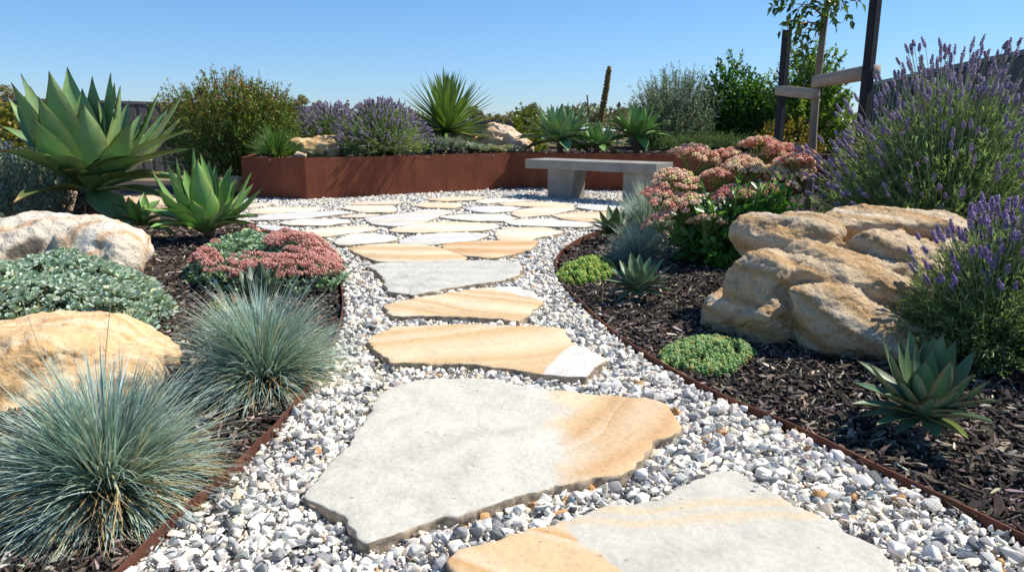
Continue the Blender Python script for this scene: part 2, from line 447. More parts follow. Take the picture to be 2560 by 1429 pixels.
M_GRAVEL = piecemat("gravel", .75, .30, 95, .6, .003, (1.0, .86, .68))
M_MULCH = piecemat("mulch", .85, .45, 160, .7, .003)
M_SOIL = stdmat("soil", (.035, .025, .018), .95, .8, .02, 90, .4)
M_GRIT = stdmat("grit", (.14, .14, .14), .9, .8, .01, 200, .4)

def rustmat(name, base, streak):
    m, nt, b = newmat(name)
    tc = nd(nt, "ShaderNodeTexCoord"); mp = nd(nt, "ShaderNodeMapping"); mp.inputs["Scale"].default_value = (1, 1, .4)
    nt.links.new(tc.outputs["Object"], mp.inputs[0])
    a = nd(nt, "ShaderNodeTexNoise", i_Scale=5.0, i_Detail=7.0, i_Roughness=.62); nt.links.new(mp.outputs[0], a.inputs["Vector"])
    c = nd(nt, "ShaderNodeTexNoise", i_Scale=60.0, i_Detail=6.0, i_Roughness=.7); nt.links.new(tc.outputs["Object"], c.inputs["Vector"])
    r = ramp(nt, [(.3, tuple(x * .78 for x in base)), (.5, base), (.68, streak)]); nt.links.new(a.outputs[0], r.inputs[0])
    r2 = ramp(nt, [(.35, (.85,) * 3), (.65, (1.1,) * 3)]); nt.links.new(c.outputs[0], r2.inputs[0])
    col = mixrgb(nt, 1.0, r.outputs[0], r2.outputs[0], 'MULTIPLY')
    m3 = nd(nt, "ShaderNodeMapping"); m3.inputs["Scale"].default_value = (1, 1, .05); nt.links.new(tc.outputs["Object"], m3.inputs[0])   # run marks
    e = nd(nt, "ShaderNodeTexNoise", i_Scale=14.0, i_Detail=5.0, i_Roughness=.6); nt.links.new(m3.outputs[0], e.inputs["Vector"])
    r3 = ramp(nt, [(.34, (.90, .88, .87)), (.5, (1,) * 3), (.68, (1.06, 1.04, 1.02))]); nt.links.new(e.outputs[0], r3.inputs[0]); col = mixrgb(nt, 1.0, col, r3.outputs[0], 'MULTIPLY')
    nt.links.new(col, b.inputs["Base Color"]); b.inputs["Roughness"].default_value = .8; b.inputs["Specular IOR Level"].default_value = .25
    bump(nt, b, c.outputs[0], .35, .003)
    return m
M_RUST = rustmat("weathered_steel", (.205, .062, .033), (.26, .086, .042))
M_EDGE = rustmat("edging_steel", (.12, .050, .033), (.19, .075, .042))
# ------------------------------------------------------------------ the plan of the garden (metres, z up)
def gl(pts, z=0.0): return np.array([G(x, y, z)[:2] for x, y in pts])
LEFT_EDGE = catmull(gl([(120,1600),(292,1429),(372,1350),(455,1275),(570,1180),(640,1110),(708,1042),(775,955),(828,868),(852,800),(857,752),(850,706),(826,664),(780,624),(700,583),(640,560),(560,543),(500,530)], .02), 8)
RIGHT_EDGE = catmull(gl([(2860,1500),(2560,1343),(2400,1262),(2200,1165),(2000,1070),(1800,985),(1650,905),(1550,840),(1470,770),(1412,712),(1390,668),(1400,632),(1440,602),(1490,580),(1580,556),(1700,540),(1850,526)], .02), 8)
PA = G(768, 500); PB = G(1303, 472); PC = G(1800, 484); PL = G(610, 496); 
PL2 = np.array([PL[0] - .25, PL[1] + 1.5, 0])
PATH = np.vstack([LEFT_EDGE, PL[None, :2], PA[None, :2], PB[None, :2], PC[None, :2], RIGHT_EDGE[::-1]])
PH = .53
# ------------------------------------------------------------------ ground
def ground_z(x, y):
    return -0.035 - .055 * np.clip(y - 13.5, 0, 45) + 0 * x
xs = np.concatenate([-np.geomspace(900, 8, 14), np.linspace(-7, 7, 29), np.geomspace(8, 900, 14)])
ys = np.concatenate([np.linspace(-6, 16, 45), np.geomspace(17, 1500, 26)])
XX, YY = np.meshgrid(xs, ys); ZZ = ground_z(XX, YY)
mb = MB(); K = len(xs)
mb.add(np.stack([XX, YY, ZZ], -1).reshape(-1, 3), q=grid_faces(1, len(ys), K), c=(1, 1, 1))
M_DRY = stdmat("dry_ground", (.16, .13, .07), .95, .5, .05, 3, .4)
g = mb.build("ground", M_DRY); g.data.materials.append(M_SOIL)
for p in g.data.polygons:
    if p.center.y < 13: p.material_index = 1
tag(g, None, None, kind='structure')
mb = MB()
bm = bmesh.new(); f = bm.faces.new([bm.verts.new((p[0], p[1], -.028)) for p in PATH]); bmesh.ops.triangulate(bm, faces=[f]); bm.verts.index_update()
mb.add([v.co[:] for v in bm.verts], t=[[v.index for v in q.verts] for q in bm.faces]); bm.free()
tag(mb.build("path_bed", M_GRIT), None, None, kind='structure')

# ------------------------------------------------------------------ flagstones: outline on the photo's ground, label, look
ZT = .030
FLAGS = [
 ("s1", [(1118,1400),(1130,1380),(1163,1369),(1223,1350),(1290,1330),(1345,1312),(1420,1298),(1491,1270),(1560,1258),(1631,1249),(1669,1228),(1730,1200),(1781,1178),(1834,1170),(1888,1205),(1935,1228),(2036,1282),(2103,1309),(2137,1339),(2204,1376),(2251,1429),(2330,1500),(2200,1620),(1500,1640),(1180,1500)], "pale grey flagstone with an ochre swirled left end, nearest the viewer"),
 ("s2", [(919,1027),(945,989),(989,961),(1040,948),(1097,942),(1224,945),(1294,959),(1360,973),(1505,987),(1631,994),(1664,1008),(1692,1045),(1704,1073),(1678,1085),(1631,1099),(1617,1144),(1589,1165),(1520,1190),(1444,1205),(1303,1238),(1186,1270),(1092,1294),(1000,1330),(928,1359),(905,1355),(881,1317),(834,1284),(790,1255),(755,1242),(785,1205),(825,1163),(881,1097),(914,1050)], "largest pale grey flagstone with an orange veined right end"),
 ("s3", [(914,849),(952,827),(984,816),(1040,812),(1198,809),(1292,814),(1387,816),(1406,820),(1412,833),(1444,861),(1494,883),(1513,899),(1491,918),(1475,940),(1418,940),(1324,931),(1286,923),(1198,910),(1103,907),(1009,907),(971,905),(946,880),(924,865)], "golden cream flagstone with a white triangular right tip"),
 ("s4", [(959,764),(996,751),(1088,735),(1150,726),(1214,718),(1292,715),(1337,729),(1355,745),(1359,757),(1324,783),(1302,803),(1229,795),(1135,789),(1040,787),(977,789)], "golden striped flagstone with a pale upper right corner, between the grey and the cream stone"),
 ("s5", [(914,665),(955,655),(1072,650),(1229,650),(1292,655),(1307,663),(1299,685),(1261,698),(1182,710),(1103,721),(1034,737),(996,732),(965,726),(960,701),(946,679)], "plain light grey flagstone with a notched left edge"),
 ("s6", [(875,619),(930,611),(985,609),(1040,611),(1097,619),(1154,641),(1154,650),(1040,650),(955,652),(914,638)], "cream banded flagstone beside the pink flowering mat, tapering to both ends"),
 ("s7", [(1110,611),(1157,605),(1250,601),(1340,602),(1324,619),(1277,633),(1226,642),(1160,636),(1128,628)], "small orange flagstone with a dark broken front edge"),
 ("w", [(840,602),(885,582),(935,584),(982,590),(988,598),(952,604),(854,611)], "white flagstone just behind the cream banded stone"),
 ("g", [(1002,602),(1043,588),(1100,582),(1141,581),(1219,584),(1180,600),(1131,604),(1070,610),(1017,611)], "bluish white flagstone left of the small orange stone"),
 ("c", [(978,574),(1007,566),(1050,557),(1131,554),(1233,559),(1243,565),(1208,574),(1111,578),(1050,580),(986,578)], "long cream flagstone in the middle of the patio"),
 ("c", [(1243,586),(1253,574),(1284,569),(1355,568),(1403,578),(1375,586),(1334,592),(1324,600),(1253,598)], "ivory flagstone right behind the small orange stone"),
 ("w", [(1265,553),(1300,548),(1355,547),(1456,555),(1481,560),(1456,566),(1355,564),(1284,561)], "thin whitish flagstone stretching to the dark agave"),
 ("o", [(1383,537),(1436,531),(1537,529),(1540,548),(1466,553),(1416,547)], "orange flagstone in front of the right bench leg"),
 ("w", [(1101,541),(1172,535),(1253,535),(1284,544),(1263,551),(1192,551),(1141,547)], "off white oval flagstone at the patio centre"),
 ("c", [(1284,535),(1294,525),(1345,518),(1426,513),(1430,522),(1375,535),(1304,541)], "cream flagstone in front of the left bench leg"),
 ("o", [(1249,508),(1294,504),(1375,505),(1426,509),(1400,513),(1334,516),(1300,514),(1269,513)], "pale orange flagstone at the edge of the bench shadow"),
 ("b", [(1168,521),(1192,516),(1273,515),(1292,519),(1273,527),(1223,531),(1188,527)], "blue grey flagstone right of a pale orange one"),
 ("o", [(1030,512),(1067,506),(1141,507),(1152,513),(1131,519),(1070,518)], "orange flagstone half way along the long steel wall"),
 ("g", [(913,545),(966,538),(1027,531),(1057,524),(1100,524),(1131,529),(1097,537),(1060,553),(1040,557),(986,564),(935,559)], "wide light grey flagstone with a buff lower right edge"),
 ("c", [(860,519),(875,514),(976,513),(986,521),(982,529),(905,529)], "cream flagstone in front of the steel wall, facing its front corner"),
 ("b", [(631,549),(657,537),(763,531),(844,527),(875,531),(824,537),(722,547)], "long narrow blue grey flagstone near the agave leaf tips"),
 ("c", [(625,532),(641,524),(682,517),(799,520),(783,527),(722,530),(671,534)], "buff flagstone in front of the planter's front corner"),
 ("p", [(590,518),(615,509),(682,507),(661,514),(600,519)], "pinkish cream flagstone by the planter's shaded end"),
 ("w", [(705,556),(753,547),(864,548),(870,555),(803,562),(722,561)], "white flagstone behind the pink flowering mat"),
 ("c", [(745,578),(824,570),(905,563),(942,570),(925,576),(854,582),(814,590),(763,588)], "cream and white flagstone touching the pink flower tops"),
 ("p", [(866,508),(915,503),(1010,503),(976,509),(885,511)], "faint peach flagstone close under the long steel wall"),
 ("o", [(1066,498),(1121,492),(1205,492),(1192,498),(1111,502)], "farthest orange flagstone at the foot of the steel wall"),
 ("w", [(1192,505),(1202,499),(1243,496),(1330,501),(1253,504),(1212,508)], "white flagstone left of the bench shadow tip"),
 ("g", [(1446,518),(1456,510),(1537,515),(1548,523),(1497,526)], "grey white flagstone right of the bench shadow, by the dark agave"),
 ("b", [(641,562),(702,567),(742,572),(722,580),(682,574)], "bluish flagstone sliver along the left edging"),
 ("p", [(852,542),(885,536),(950,536),(915,541)], "narrow pinkish flagstone between two grey ones"),
]
def fieldline(pts, a, b, inside):
    """pale field of a stone: beyond the line a-b on the side of the point inside (photo pixels)"""
    P = gl(pts, ZT); out = []
    for k in range(len(P)):
        u, v = P[k], P[(k + 1) % len(P)]; n = max(2, int(np.linalg.norm(v - u) / .012))
        for t in np.arange(n) / n: out.append(u + (v - u) * t)
    c = np.array(out).mean(0); A, B, I = gl([a, b, inside], ZT) - c; d = unit(B - A); nn = np.array([-d[1], d[0]])
    if nn @ (I - A) < 0: nn = -nn
    return nn[0], nn[1], float(nn @ A)
FD = {k: p for k, p, l in FLAGS}
def fld(k, a, b, inside, soft, wob): x, y, o = fieldline(FD[k], a, b, inside); return (x, y, o, soft, wob)
FM = {
 's1': sandstone("flag_swirl", [(.2, (.66, .57, .43)), (.42, (.62, .46, .28)), (.58, (.52, .32, .145)), (.66, (.62, .50, .34)), (.85, (.60, .44, .26))], .8, (0, 0, 1.9), 6.0, .8, (.52, .50, .445), fld('s1', (1425,1290), (1520,1429), (1900,1400), .008, .22), .6, .006, edge=(.36, .29, .21), mottled=.1, band2=((.58, .47, .31), (2020,1260), (1560,1285), .035)),
 's2': sandstone("flag_veined", [(.2, (.64, .54, .39)), (.5, (.60, .44, .26)), (.7, (.52, .33, .17)), (.9, (.62, .49, .34))], .6, (0, 0, .5), 6.5, .9, (.56, .545, .48), fld('s2', (1390,970), (1410,1215), (1100,1100), .045, .34), .6, .009, edge=(.36, .29, .21), mottled=.2, patch=((.50, .36, .20), 7.5, .69)),
 's3': sandstone("flag_golden", [(.2, (.66, .55, .38)), (.5, (.62, .48, .30)), (.75, (.56, .39, .21)), (.95, (.64, .50, .33))], .55, (0, 0, 1.0), 5.0, .8, (.62, .60, .56), fld('s3', (1449,862), (1357,932), (1440,920), .008, .13), .6, .008, edge=(.36, .29, .21), mottled=.1),
 's4': sandstone("flag_striped", [(.2, (.66, .56, .40)), (.5, (.62, .49, .31)), (.75, (.54, .37, .20)), (.95, (.64, .51, .34))], .8, (0, 0, 1.9), 4.5, .8, (.62, .60, .56), fld('s4', (1222,718), (1358,750), (1330,728), .008, .13), .6, .008, edge=(.36, .29, .21), mottled=.1),
 's5': sandstone("flag_grey", [(.2, (.49, .485, .44)), (.6, (.55, .54, .485)), (.9, (.49, .485, .45))], .8, (0, 0, 1.4), 6, 1.4, bump_s=.7, bump_d=.012, edge=(.36, .29, .21), mottled=.25),
 's6': sandstone("flag_banded", [(.2, (.66, .57, .42)), (.5, (.62, .50, .33)), (.8, (.56, .40, .23))], .9, (0, 0, 1.5), 4, .9, bump_s=.6, bump_d=.009, edge=(.36, .29, .21), mottled=.12),
 's7': sandstone("flag_orange", [(.2, (.62, .49, .32)), (.5, (.60, .42, .25)), (.8, (.54, .33, .17))], .9, (0, 0, 1.4), 4, .9, bump_s=.6, bump_d=.009, edge=(.36, .29, .21), mottled=.15),
 'w': sandstone("flag_white", [(.2, (.62, .60, .55)), (.6, (.65, .63, .57)), (.9, (.62, .56, .46))], .5, (0, 0, 1.3), 5, 1.2, bump_s=.6, bump_d=.009, edge=(.36, .29, .21), mottled=.14),
 'g': sandstone("flag_light_grey", [(.2, (.56, .56, .55)), (.6, (.61, .60, .57)), (.9, (.58, .54, .46))], .5, (0, 0, 1.1), 5, 1.2, bump_s=.6, bump_d=.009, edge=(.36, .29, .21), mottled=.2, patch=((.50, .36, .20), 7.5, .69)),
 'b': sandstone("flag_blue_grey", [(.2, (.55, .56, .57)), (.6, (.61, .615, .61)), (.9, (.58, .57, .53))], .5, (0, 0, 1.2), 5, 1.2, bump_s=.6, bump_d=.009, edge=(.36, .29, .21), mottled=.15),
 'c': sandstone("flag_cream", [(.2, (.68, .64, .55)), (.5, (.69, .62, .49)), (.85, (.66, .55, .40))], .5, (0, 0, 1.5), 4, 1.0, bump_s=.6, bump_d=.009, edge=(.36, .29, .21), mottled=.12),
 'o': sandstone("flag_peach", [(.2, (.68, .59, .46)), (.5, (.67, .54, .38)), (.85, (.63, .46, .29))], .5, (0, 0, 1.4), 4, 1.0, bump_s=.6, bump_d=.009, edge=(.36, .29, .21), mottled=.14),
 'p': sandstone("flag_pinkish", [(.2, (.64, .56, .47)), (.5, (.62, .51, .41)), (.85, (.57, .45, .34))], .5, (0, 0, 1.2), 4, 1.0, bump_s=.6, bump_d=.009, edge=(.36, .29, .21), mottled=.14),
}
POLYS = []
def flagstone(kind, pts, label, idx):
    P = gl(pts, ZT)
    near = P[:, 1].mean() < 5.2
    # ragged outline
    out = []
    step = .012 if near else .025
    for i in range(len(P)):
        a, b = P[i], P[(i + 1) % len(P)]; n = max(2, int(np.linalg.norm(b - a) / step))
        for t in np.arange(n) / n: out.append(a + (b - a) * t)
    O = np.array(out); c = O.mean(0)
    # round the corners a little, then break the edge
    for _ in range(2): O = (np.roll(O, 1, 0) + 2 * O + np.roll(O, -1, 0)) / 4
    tang = unit(np.roll(O, -1, 0) - np.roll(O, 1, 0)); nrm = np.stack([tang[:, 1], -tang[:, 0]], 1)
    area = .5 * np.sum(O[:, 0] * np.roll(O[:, 1], -1) - np.roll(O[:, 0], -1) * O[:, 1])
    if area < 0: O = O[::-1]; tang = unit(np.roll(O, -1, 0) - np.roll(O, 1, 0)); nrm = np.stack([tang[:, 1], -tang[:, 0]], 1)
    k = np.c_[O * 16, np.full(len(O), idx)]; k2 = np.c_[O * 50, np.full(len(O), idx)]
    amp = 1.0 if near else .8
    O = O + nrm * (fbm(k, 2, idx)[:, None] * .011 + fbm(k2, 2, idx + 5)[:, None] * .006) * amp
    if not near: O = O + nrm * .028
    POLYS.append(O)
    n = len(O)
    # rings from the buried foot up to the top edge, then a triangulated top
    ch = (.002 + .012 * np.clip(fbm(np.c_[O * 9, np.full(n, idx + .5)], 2, 3), 0, 1))[:, None]
    def ring(off, z): return np.c_[O - nrm * off, np.broadcast_to(z, (n,)) if np.ndim(z) == 0 else z]
    j = lambda s, a: vnoise(np.c_[O * 45, np.full(n, s)], 9) * a
    rings = [ring(-.003, -.025), ring(.001 + j(1, .006)[:, None], 0.0), ring(j(2, .006)[:, None], ZT * .5), ring(.0005 + j(3, .002)[:, None], ZT - .003 - ch[:, 0] * .5), ring(.001 + ch * .6, ZT - .0010 - ch[:, 0] * .12), ring(ch + .004, ZT)]
    mb = MB(); V = np.concatenate(rings); q = []
    for r in range(len(rings) - 1):
        a = np.arange(n); b = (a + 1) % n
        q.append(np.stack([r * n + a, r * n + b, (r + 1) * n + b, (r + 1) * n + a], 1))
    # top face: grid of inner points, Delaunay
    from mathutils.geometry import delaunay_2d_cdt
    IR = rings[-1][:, :2]; gs = .03 if near else .09
    mn, mx = IR.min(0), IR.max(0)
    gx, gy = np.meshgrid(np.arange(mn[0], mx[0], gs), np.arange(mn[1], mx[1], gs)); gp = np.c_[gx.ravel(), gy.ravel()] + rs.uniform(-.3, .3, (gx.size, 2)) * gs
    gp = gp[inpoly(gp, IR)]; gp = gp[polydist(gp, IR) > gs * .5] if len(gp) else gp
    allp = np.vstack([IR, gp])
    vv, ee, ff, ov, oe, of = delaunay_2d_cdt([Vector(p) for p in allp], [(i, (i + 1) % n) for i in range(n)], [list(range(n))], 1, 1e-6)
    vv = np.array([x[:] for x in vv])
    zz = ZT + (.0035 * fbm(np.c_[vv * 3.2, np.full(len(vv), idx)], 3, 4) * np.clip(polydist(vv, IR) / .05, 0, 1))
    base = len(V)
    mb.add(V, q=np.concatenate(q)); mb.add(np.c_[vv, zz], t=ff)
    cz = np.array([c[0], c[1], 0])
    o = mb.build("flagstone", FM[kind], None, True, cz)
    # weld the rim of the top to the last ring
    bm = bmesh.new(); bm.from_mesh(o.data); bmesh.ops.remove_doubles(bm, verts=bm.verts, dist=.0006); bmesh.ops.recalc_face_normals(bm, faces=bm.faces); bm.to_mesh(o.data); bm.free()
    tag(o, label, "flagstone", "sandstone flagstones laid in the gravel")
    return o
for i, (k, p, l) in enumerate(FLAGS): flagstone(k, p, l, i)

# ------------------------------------------------------------------ gravel
def pebbles(nvar, seed, near):
    """crushed stones: hulls of random points with worn edges"""
    r = np.random.RandomState(seed); T = []
    for _ in range(nvar):
        k = r.randint(8, 12); p = unit(r.normal(size=(k, 3))) * r.uniform(.8, 1.05, (k, 1)) * [1, r.uniform(.62, .92), r.uniform(.45, .8)]
        bm = bmesh.new(); vs = [bm.verts.new(x) for x in p]; h = bmesh.ops.convex_hull(bm, input=vs)
        bmesh.ops.delete(bm, geom=[v for v in bm.verts if not v.link_faces], context='VERTS')
        bmesh.ops.dissolve_limit(bm, angle_limit=.35, verts=bm.verts, edges=bm.edges)
        bmesh.ops.bevel(bm, geom=bm.edges[:], offset=.085 if near else .08, segments=2 if near else 1, affect='EDGES', profile=.5)
        bmesh.ops.triangulate(bm, faces=bm.faces); bm.verts.index_update()
        v = np.array([x.co[:] for x in bm.verts]); f = np.array([[x.index for x in q.verts] for q in bm.faces]); bm.free()
        v = v + .03 * np.stack([vnoise(v * 3, 1 + _), vnoise(v * 3, 2 + _), vnoise(v * 3, 3 + _)], 1)
        T.append((v, f))
    return T
def hexgrid(x0, x1, y0, y1, s, rng):
    xs = np.arange(x0, x1, s); ys = np.arange(y0, y1, s * .866); X, Y = np.meshgrid(xs, ys); X[1::2] += s / 2
    P = np.c_[X.ravel(), Y.ravel()]; return P + rng.uniform(-.36, .36, P.shape) * s
PEB_COLS = [(.84, .81, .74), (.74, .71, .65), (.48, .475, .465), (.27, .28, .29), (.13, .14, .15), (.74, .65, .51), (.54, .30, .13), (.80, .71, .60)]
PEB_P = [.37, .21, .16, .12, .045, .08, .012, .04]
gm = MB(); gr = np.random.RandomState(11)
TN = pebbles(30, 5, True); TF = pebbles(30, 6, False)
ALLP = [(p, p[:, 1].min() - .02, p[:, 1].max() + .02, p[:, 0].min() - .02, p[:, 0].max() + .02) for p in POLYS]
def stone_mask(P, inset):
    out = np.zeros(len(P), bool)
    for p, y0, y1, x0, x1 in ALLP:
        m = (P[:, 1] > y0) & (P[:, 1] < y1) & (P[:, 0] > x0) & (P[:, 0] < x1)
        if m.any():
            idx = np.where(m)[0]; q = P[idx]; ins = inpoly(q, p); d = polydist(q, p)
            out[idx] |= (ins & (d > inset)) | (~ins & (d < -inset))
    return out
for layer, (z0, keep) in enumerate(((-.016, 1.0), (-.001, .93), (.010, .22))):
    for (y0, y1, sp, near) in ((.9, 3.3, .0265, True), (3.3, 12.2, .0285, False)):
        P = hexgrid(-4.2, 4.6, y0, y1, sp, gr)
        P = P[gr.uniform(size=len(P)) < keep]
        P = P[inpoly(P, PATH)]
        # only where the camera or a viewer beside it could see
        P = P[np.abs(P[:, 0]) < .95 * P[:, 1] + .6]
        dE = np.minimum(polydist(P, LEFT_EDGE, False), polydist(P, RIGHT_EDGE, False))
        P = P[dE > .011]
        P = P[~stone_mask(P, .004 if layer == 0 else -.004 if layer == 1 else -.012)]
        n = len(P); T = TN if near else TF
        size = 1.0 * np.clip(gr.lognormal(math.log(.0228 if near else .0208), .28, n), .010, .038)
        col = mixcol(n, PEB_COLS, PEB_P, .07, gr)
        var = gr.randint(0, len(T), n)
        z = z0 + gr.normal(0, .003, n) + .004 * vnoise(np.c_[P * 3, np.zeros(n)], 77)
        R = rotmats(n, gr, .55)
        for k in range(len(T)):
            m = var == k
            if m.any(): scatter(gm, T[k][0], T[k][1], np.c_[P[m], z[m]], R[m], size[m], col[m])
# grit and fines between the stones
P = hexgrid(-1.6, 2.4, .9, 4.2, .017, gr); P = P[inpoly(P, PATH)]; P = P[(np.minimum(polydist(P, LEFT_EDGE, False), polydist(P, RIGHT_EDGE, False)) > .008) & ~stone_mask(P, .001)]; n = len(P)
scatter(gm, *[(TF[5][0]), (TF[5][1])], np.c_[P, gr.uniform(-.012, .010, n)], rotmats(n, gr, .8), gr.uniform(.003, .0085, n), mixcol(n, PEB_COLS, [.3, .25, .15, .1, .05, .1, .02, .05], .1, gr))
# strays on the mulch and on the slabs
strays = [G(*p, .012) for p in [(1655,918),(1700,1010),(1745,1050),(2050,1120),(2285,1215),(2230,1200),(1480,800),(1500,785),(1540,850),(2420,1300),(690,1075),(640,1150),(1700,930)]] + [G(1890, 1216, .04)]
n = len(strays); scatter(gm, TN[3][0], TN[3][1], np.array(strays), rotmats(n, gr, .5), gr.uniform(.010, .016, n), mixcol(n, PEB_COLS, PEB_P, .07, gr))
tag(gm.build("gravel", M_GRAVEL, None, True), "white and grey crushed gravel filling the path between the flagstones", "gravel", None, 'stuff')
print("gravel verts", gm.n)

# ------------------------------------------------------------------ mulch
def mulch_z(P):
    d = np.minimum(polydist(P, LEFT_EDGE, False), polydist(P, RIGHT_EDGE, False))
    return (-.006 + .022 * np.clip((d - .1) / .8, 0, 1) + .012 * fbm(np.c_[P * 2.4, np.zeros(len(P))], 3, 5) * np.clip(d / .3, 0, 1))
LB = np.vstack([LEFT_EDGE, [[-4.2, 9.3], [-9, 9.5], [-7, 3], [-3.2, .8]]])
RB = np.vstack([RIGHT_EDGE, [[5.5, 8.8], [9, 8], [6, 2], [3.4, .8]]])
def bedsheet(name, poly, x0, x1, y0, y1):
    s = .07; X, Y = np.meshgrid(np.arange(x0, x1, s), np.arange(y0, y1, s)); P = np.c_[X.ravel(), Y.ravel()]
    ins = inpoly(P, poly) ; z = mulch_z(P) - .012
    K = X.shape[1]; q = grid_faces(1, X.shape[0], K)
    q = q[ins[q].all(1)]
    mb = MB(); mb.add(np.c_[P, z], q=q); o = mb.build(name, M_SOIL); tag(o, None, None, kind='structure'); return o
bedsheet("garden_bed", LB, -8, .5, .9, 9.6); bedsheet("garden_bed", RB, .2, 8, .9, 9)
mm = MB(); mr = np.random.RandomState(21)
# one chip: three sections, slightly bent
def chip_templates(k, rng):
    out = []
    for _ in range(k):
        sx = [-1, -.3 + rng.uniform(-.2, .2), .35 + rng.uniform(-.2, .2), 1]; w = [rng.uniform(.25, .7), rng.uniform(.8, 1.1), rng.uniform(.7, 1.1), rng.uniform(.15, .7)]
        bend = rng.normal(0, .25); v = []
        for x, ww in zip(sx, w):
            y0 = bend * (1 - x * x) + rng.normal(0, .08)
            v += [(x + rng.normal(0, .06), y0 - ww, -.5), (x, y0 + ww, -.5 + rng.normal(0, .15)), (x, y0 + ww * .9, .5), (x + rng.normal(0, .06), y0 - ww * .9, .5 + rng.normal(0, .15))]
        out.append(np.array(v))
    f = [(0, 1, 2), (0, 2, 3), (12, 14, 13), (12, 15, 14)]
    for s in range(3):
        for a in range(4):
            b = (a + 1) % 4; f += [(s*4+a, s*4+4+a, s*4+4+b), (s*4+a, s*4+4+b, s*4+b)]
    return out, np.array(f)
CT, CF = chip_templates(24, mr)
MU_COLS = [(.024, .018, .015), (.052, .038, .031), (.105, .078, .062), (.19, .15, .12), (.32, .27, .22), (.50, .44, .36)]
MU_P = [.26, .26, .22, .13, .09, .035]
for (y0, y1, dens, sc_) in ((1.0, 3.4, 3900, 1.0), (3.4, 5.6, 2300, 1.1), (5.6, 9.4, 900, 1.35)):
    for poly, x0, x1 in ((LB, -7, .6), (RB, .1, 8)):
        lim = .72 * y1 + 1.1; x0, x1 = max(x0, -lim), min(x1, lim)
        n = int((x1 - x0) * (y1 - y0) * dens); P = np.c_[mr.uniform(x0, x1, n), mr.uniform(y0, y1, n)]
        P = P[np.abs(P[:, 0]) < .72 * P[:, 1] + 1.0]
        P = P[inpoly(P, poly)]
        dE = np.minimum(polydist(P, LEFT_EDGE, False), polydist(P, RIGHT_EDGE, False)); P = P[dE > .02]
        n = len(P); L = np.clip(mr.lognormal(math.log(.017), .45, n), .007, .05) * sc_
        W = L * mr.uniform(.10, .34, n); H = mr.uniform(.0015, .0035, n) * 2 * sc_
        R = rotmats(n, mr, .5); col = mixcol(n, MU_COLS, MU_P, .25, mr)
        z = mulch_z(P) + mr.uniform(-.004, .012, n); var = mr.randint(0, 24, n)
        for k in range(24):
            m = var == k
            if m.any(): scatter(mm, CT[k], CF, np.c_[P[m], z[m]], R[m], np.c_[L[m], W[m], H[m]], col[m])
k = 420; L_ = np.vstack([LEFT_EDGE[:90], RIGHT_EDGE[:90]]); P = L_[mr.randint(0, len(L_), k)] + mr.normal(0, .16, (k, 2)); P = P[inpoly(P, PATH)]; k = len(P)
scatter(mm, CT[4], CF, np.c_[P, mr.uniform(.012, .024, k)], rotmats(k, mr, .5), np.c_[mr.uniform(.005, .016, k), mr.uniform(.002, .005, k), np.full(k, .002)], mixcol(k, MU_COLS, [.1, .2, .3, .2, .1, .1], .2, mr))
mo = mm.build("mulch", M_MULCH, None, False)
tag(mo, "dark shredded bark mulch covering the planting beds", "mulch", None, 'stuff')
print("mulch verts", mm.n)

# ------------------------------------------------------------------ steel edging
def edging(line, label, h=.026, th=.003):
    n = len(line); t = unit(np.gradient(line, axis=0)); nn = np.stack([-t[:, 1], t[:, 0]], 1)
    hz = h + .004 * vnoise(np.c_[line * 2, np.zeros(n)], 3)
    A = line - nn * th; B = line + nn * th
    V = np.stack([np.c_[A, np.full(n, -.05)], np.c_[A, hz], np.c_[B, hz], np.c_[B, np.full(n, -.05)]], 1).reshape(-1, 3)
    mb = MB(); mb.add(V, q=grid_faces(1, n, 4)); c = line[n // 2]
    o = mb.build("steel_edging", M_EDGE, None, False, (c[0], c[1], 0)); tag(o, label, "edging"); return o
edging(LEFT_EDGE, "rusty steel edging strip along the left bed behind the blue grasses")
edging(RIGHT_EDGE, "thin rusty steel edging strip curving along the right mulch bed")

# ------------------------------------------------------------------ weathered steel planter
PD = np.array([PC[0] + 2.6, PC[1] + .2, 0]); 
def wall_strip(mb, pts, z0, z1, th=.006, lip=.0):
    P = np.array(pts)[:, :2]; n = len(P); d = unit(P[1:] - P[:-1]); nn = np.stack([-d[:, 1], d[:, 0]], 1)
    for i in range(n - 1):
        a, b = P[i], P[i + 1]; L = np.linalg.norm(b - a); c = (a + b) / 2 + nn[i] * th * .5
        box(mb, (c[0], c[1], (z0 + z1) / 2), L - (.001 if i else 0), th, z1 - z0, (d[i][0], d[i][1], 0))
pl = thing("steel_planter", "long raised planter of rust brown weathered steel behind the patio", "planter", (0, PB[1], 0))
for nm, a, b, lab in (("end_panel", PL2, PL, None), ("end_panel", PL, PA, "shaded end panel at the planter's left"), ("front_panel", PA, PB, "sunlit long panel"), ("side_panel", PB, PC, "shaded panel behind the bench"), ("side_panel", PC, PD, None)):
    mb = MB(); wall_strip(mb, [a, b], -.03, PH); d_ = unit((b - a)[:2]); nn = np.array([-d_[1], d_[0]])
    # turned-in lip along the top
    c = (a[:2] + b[:2]) / 2 + nn * .026
    box(mb, (c[0], c[1], PH - .0035), np.linalg.norm((b - a)[:2]) - .02, .036, .005, (d_[0], d_[1], 0))
    o = mb.build(nm, M_RUST, pl, False)
    if lab: o['label'] = lab
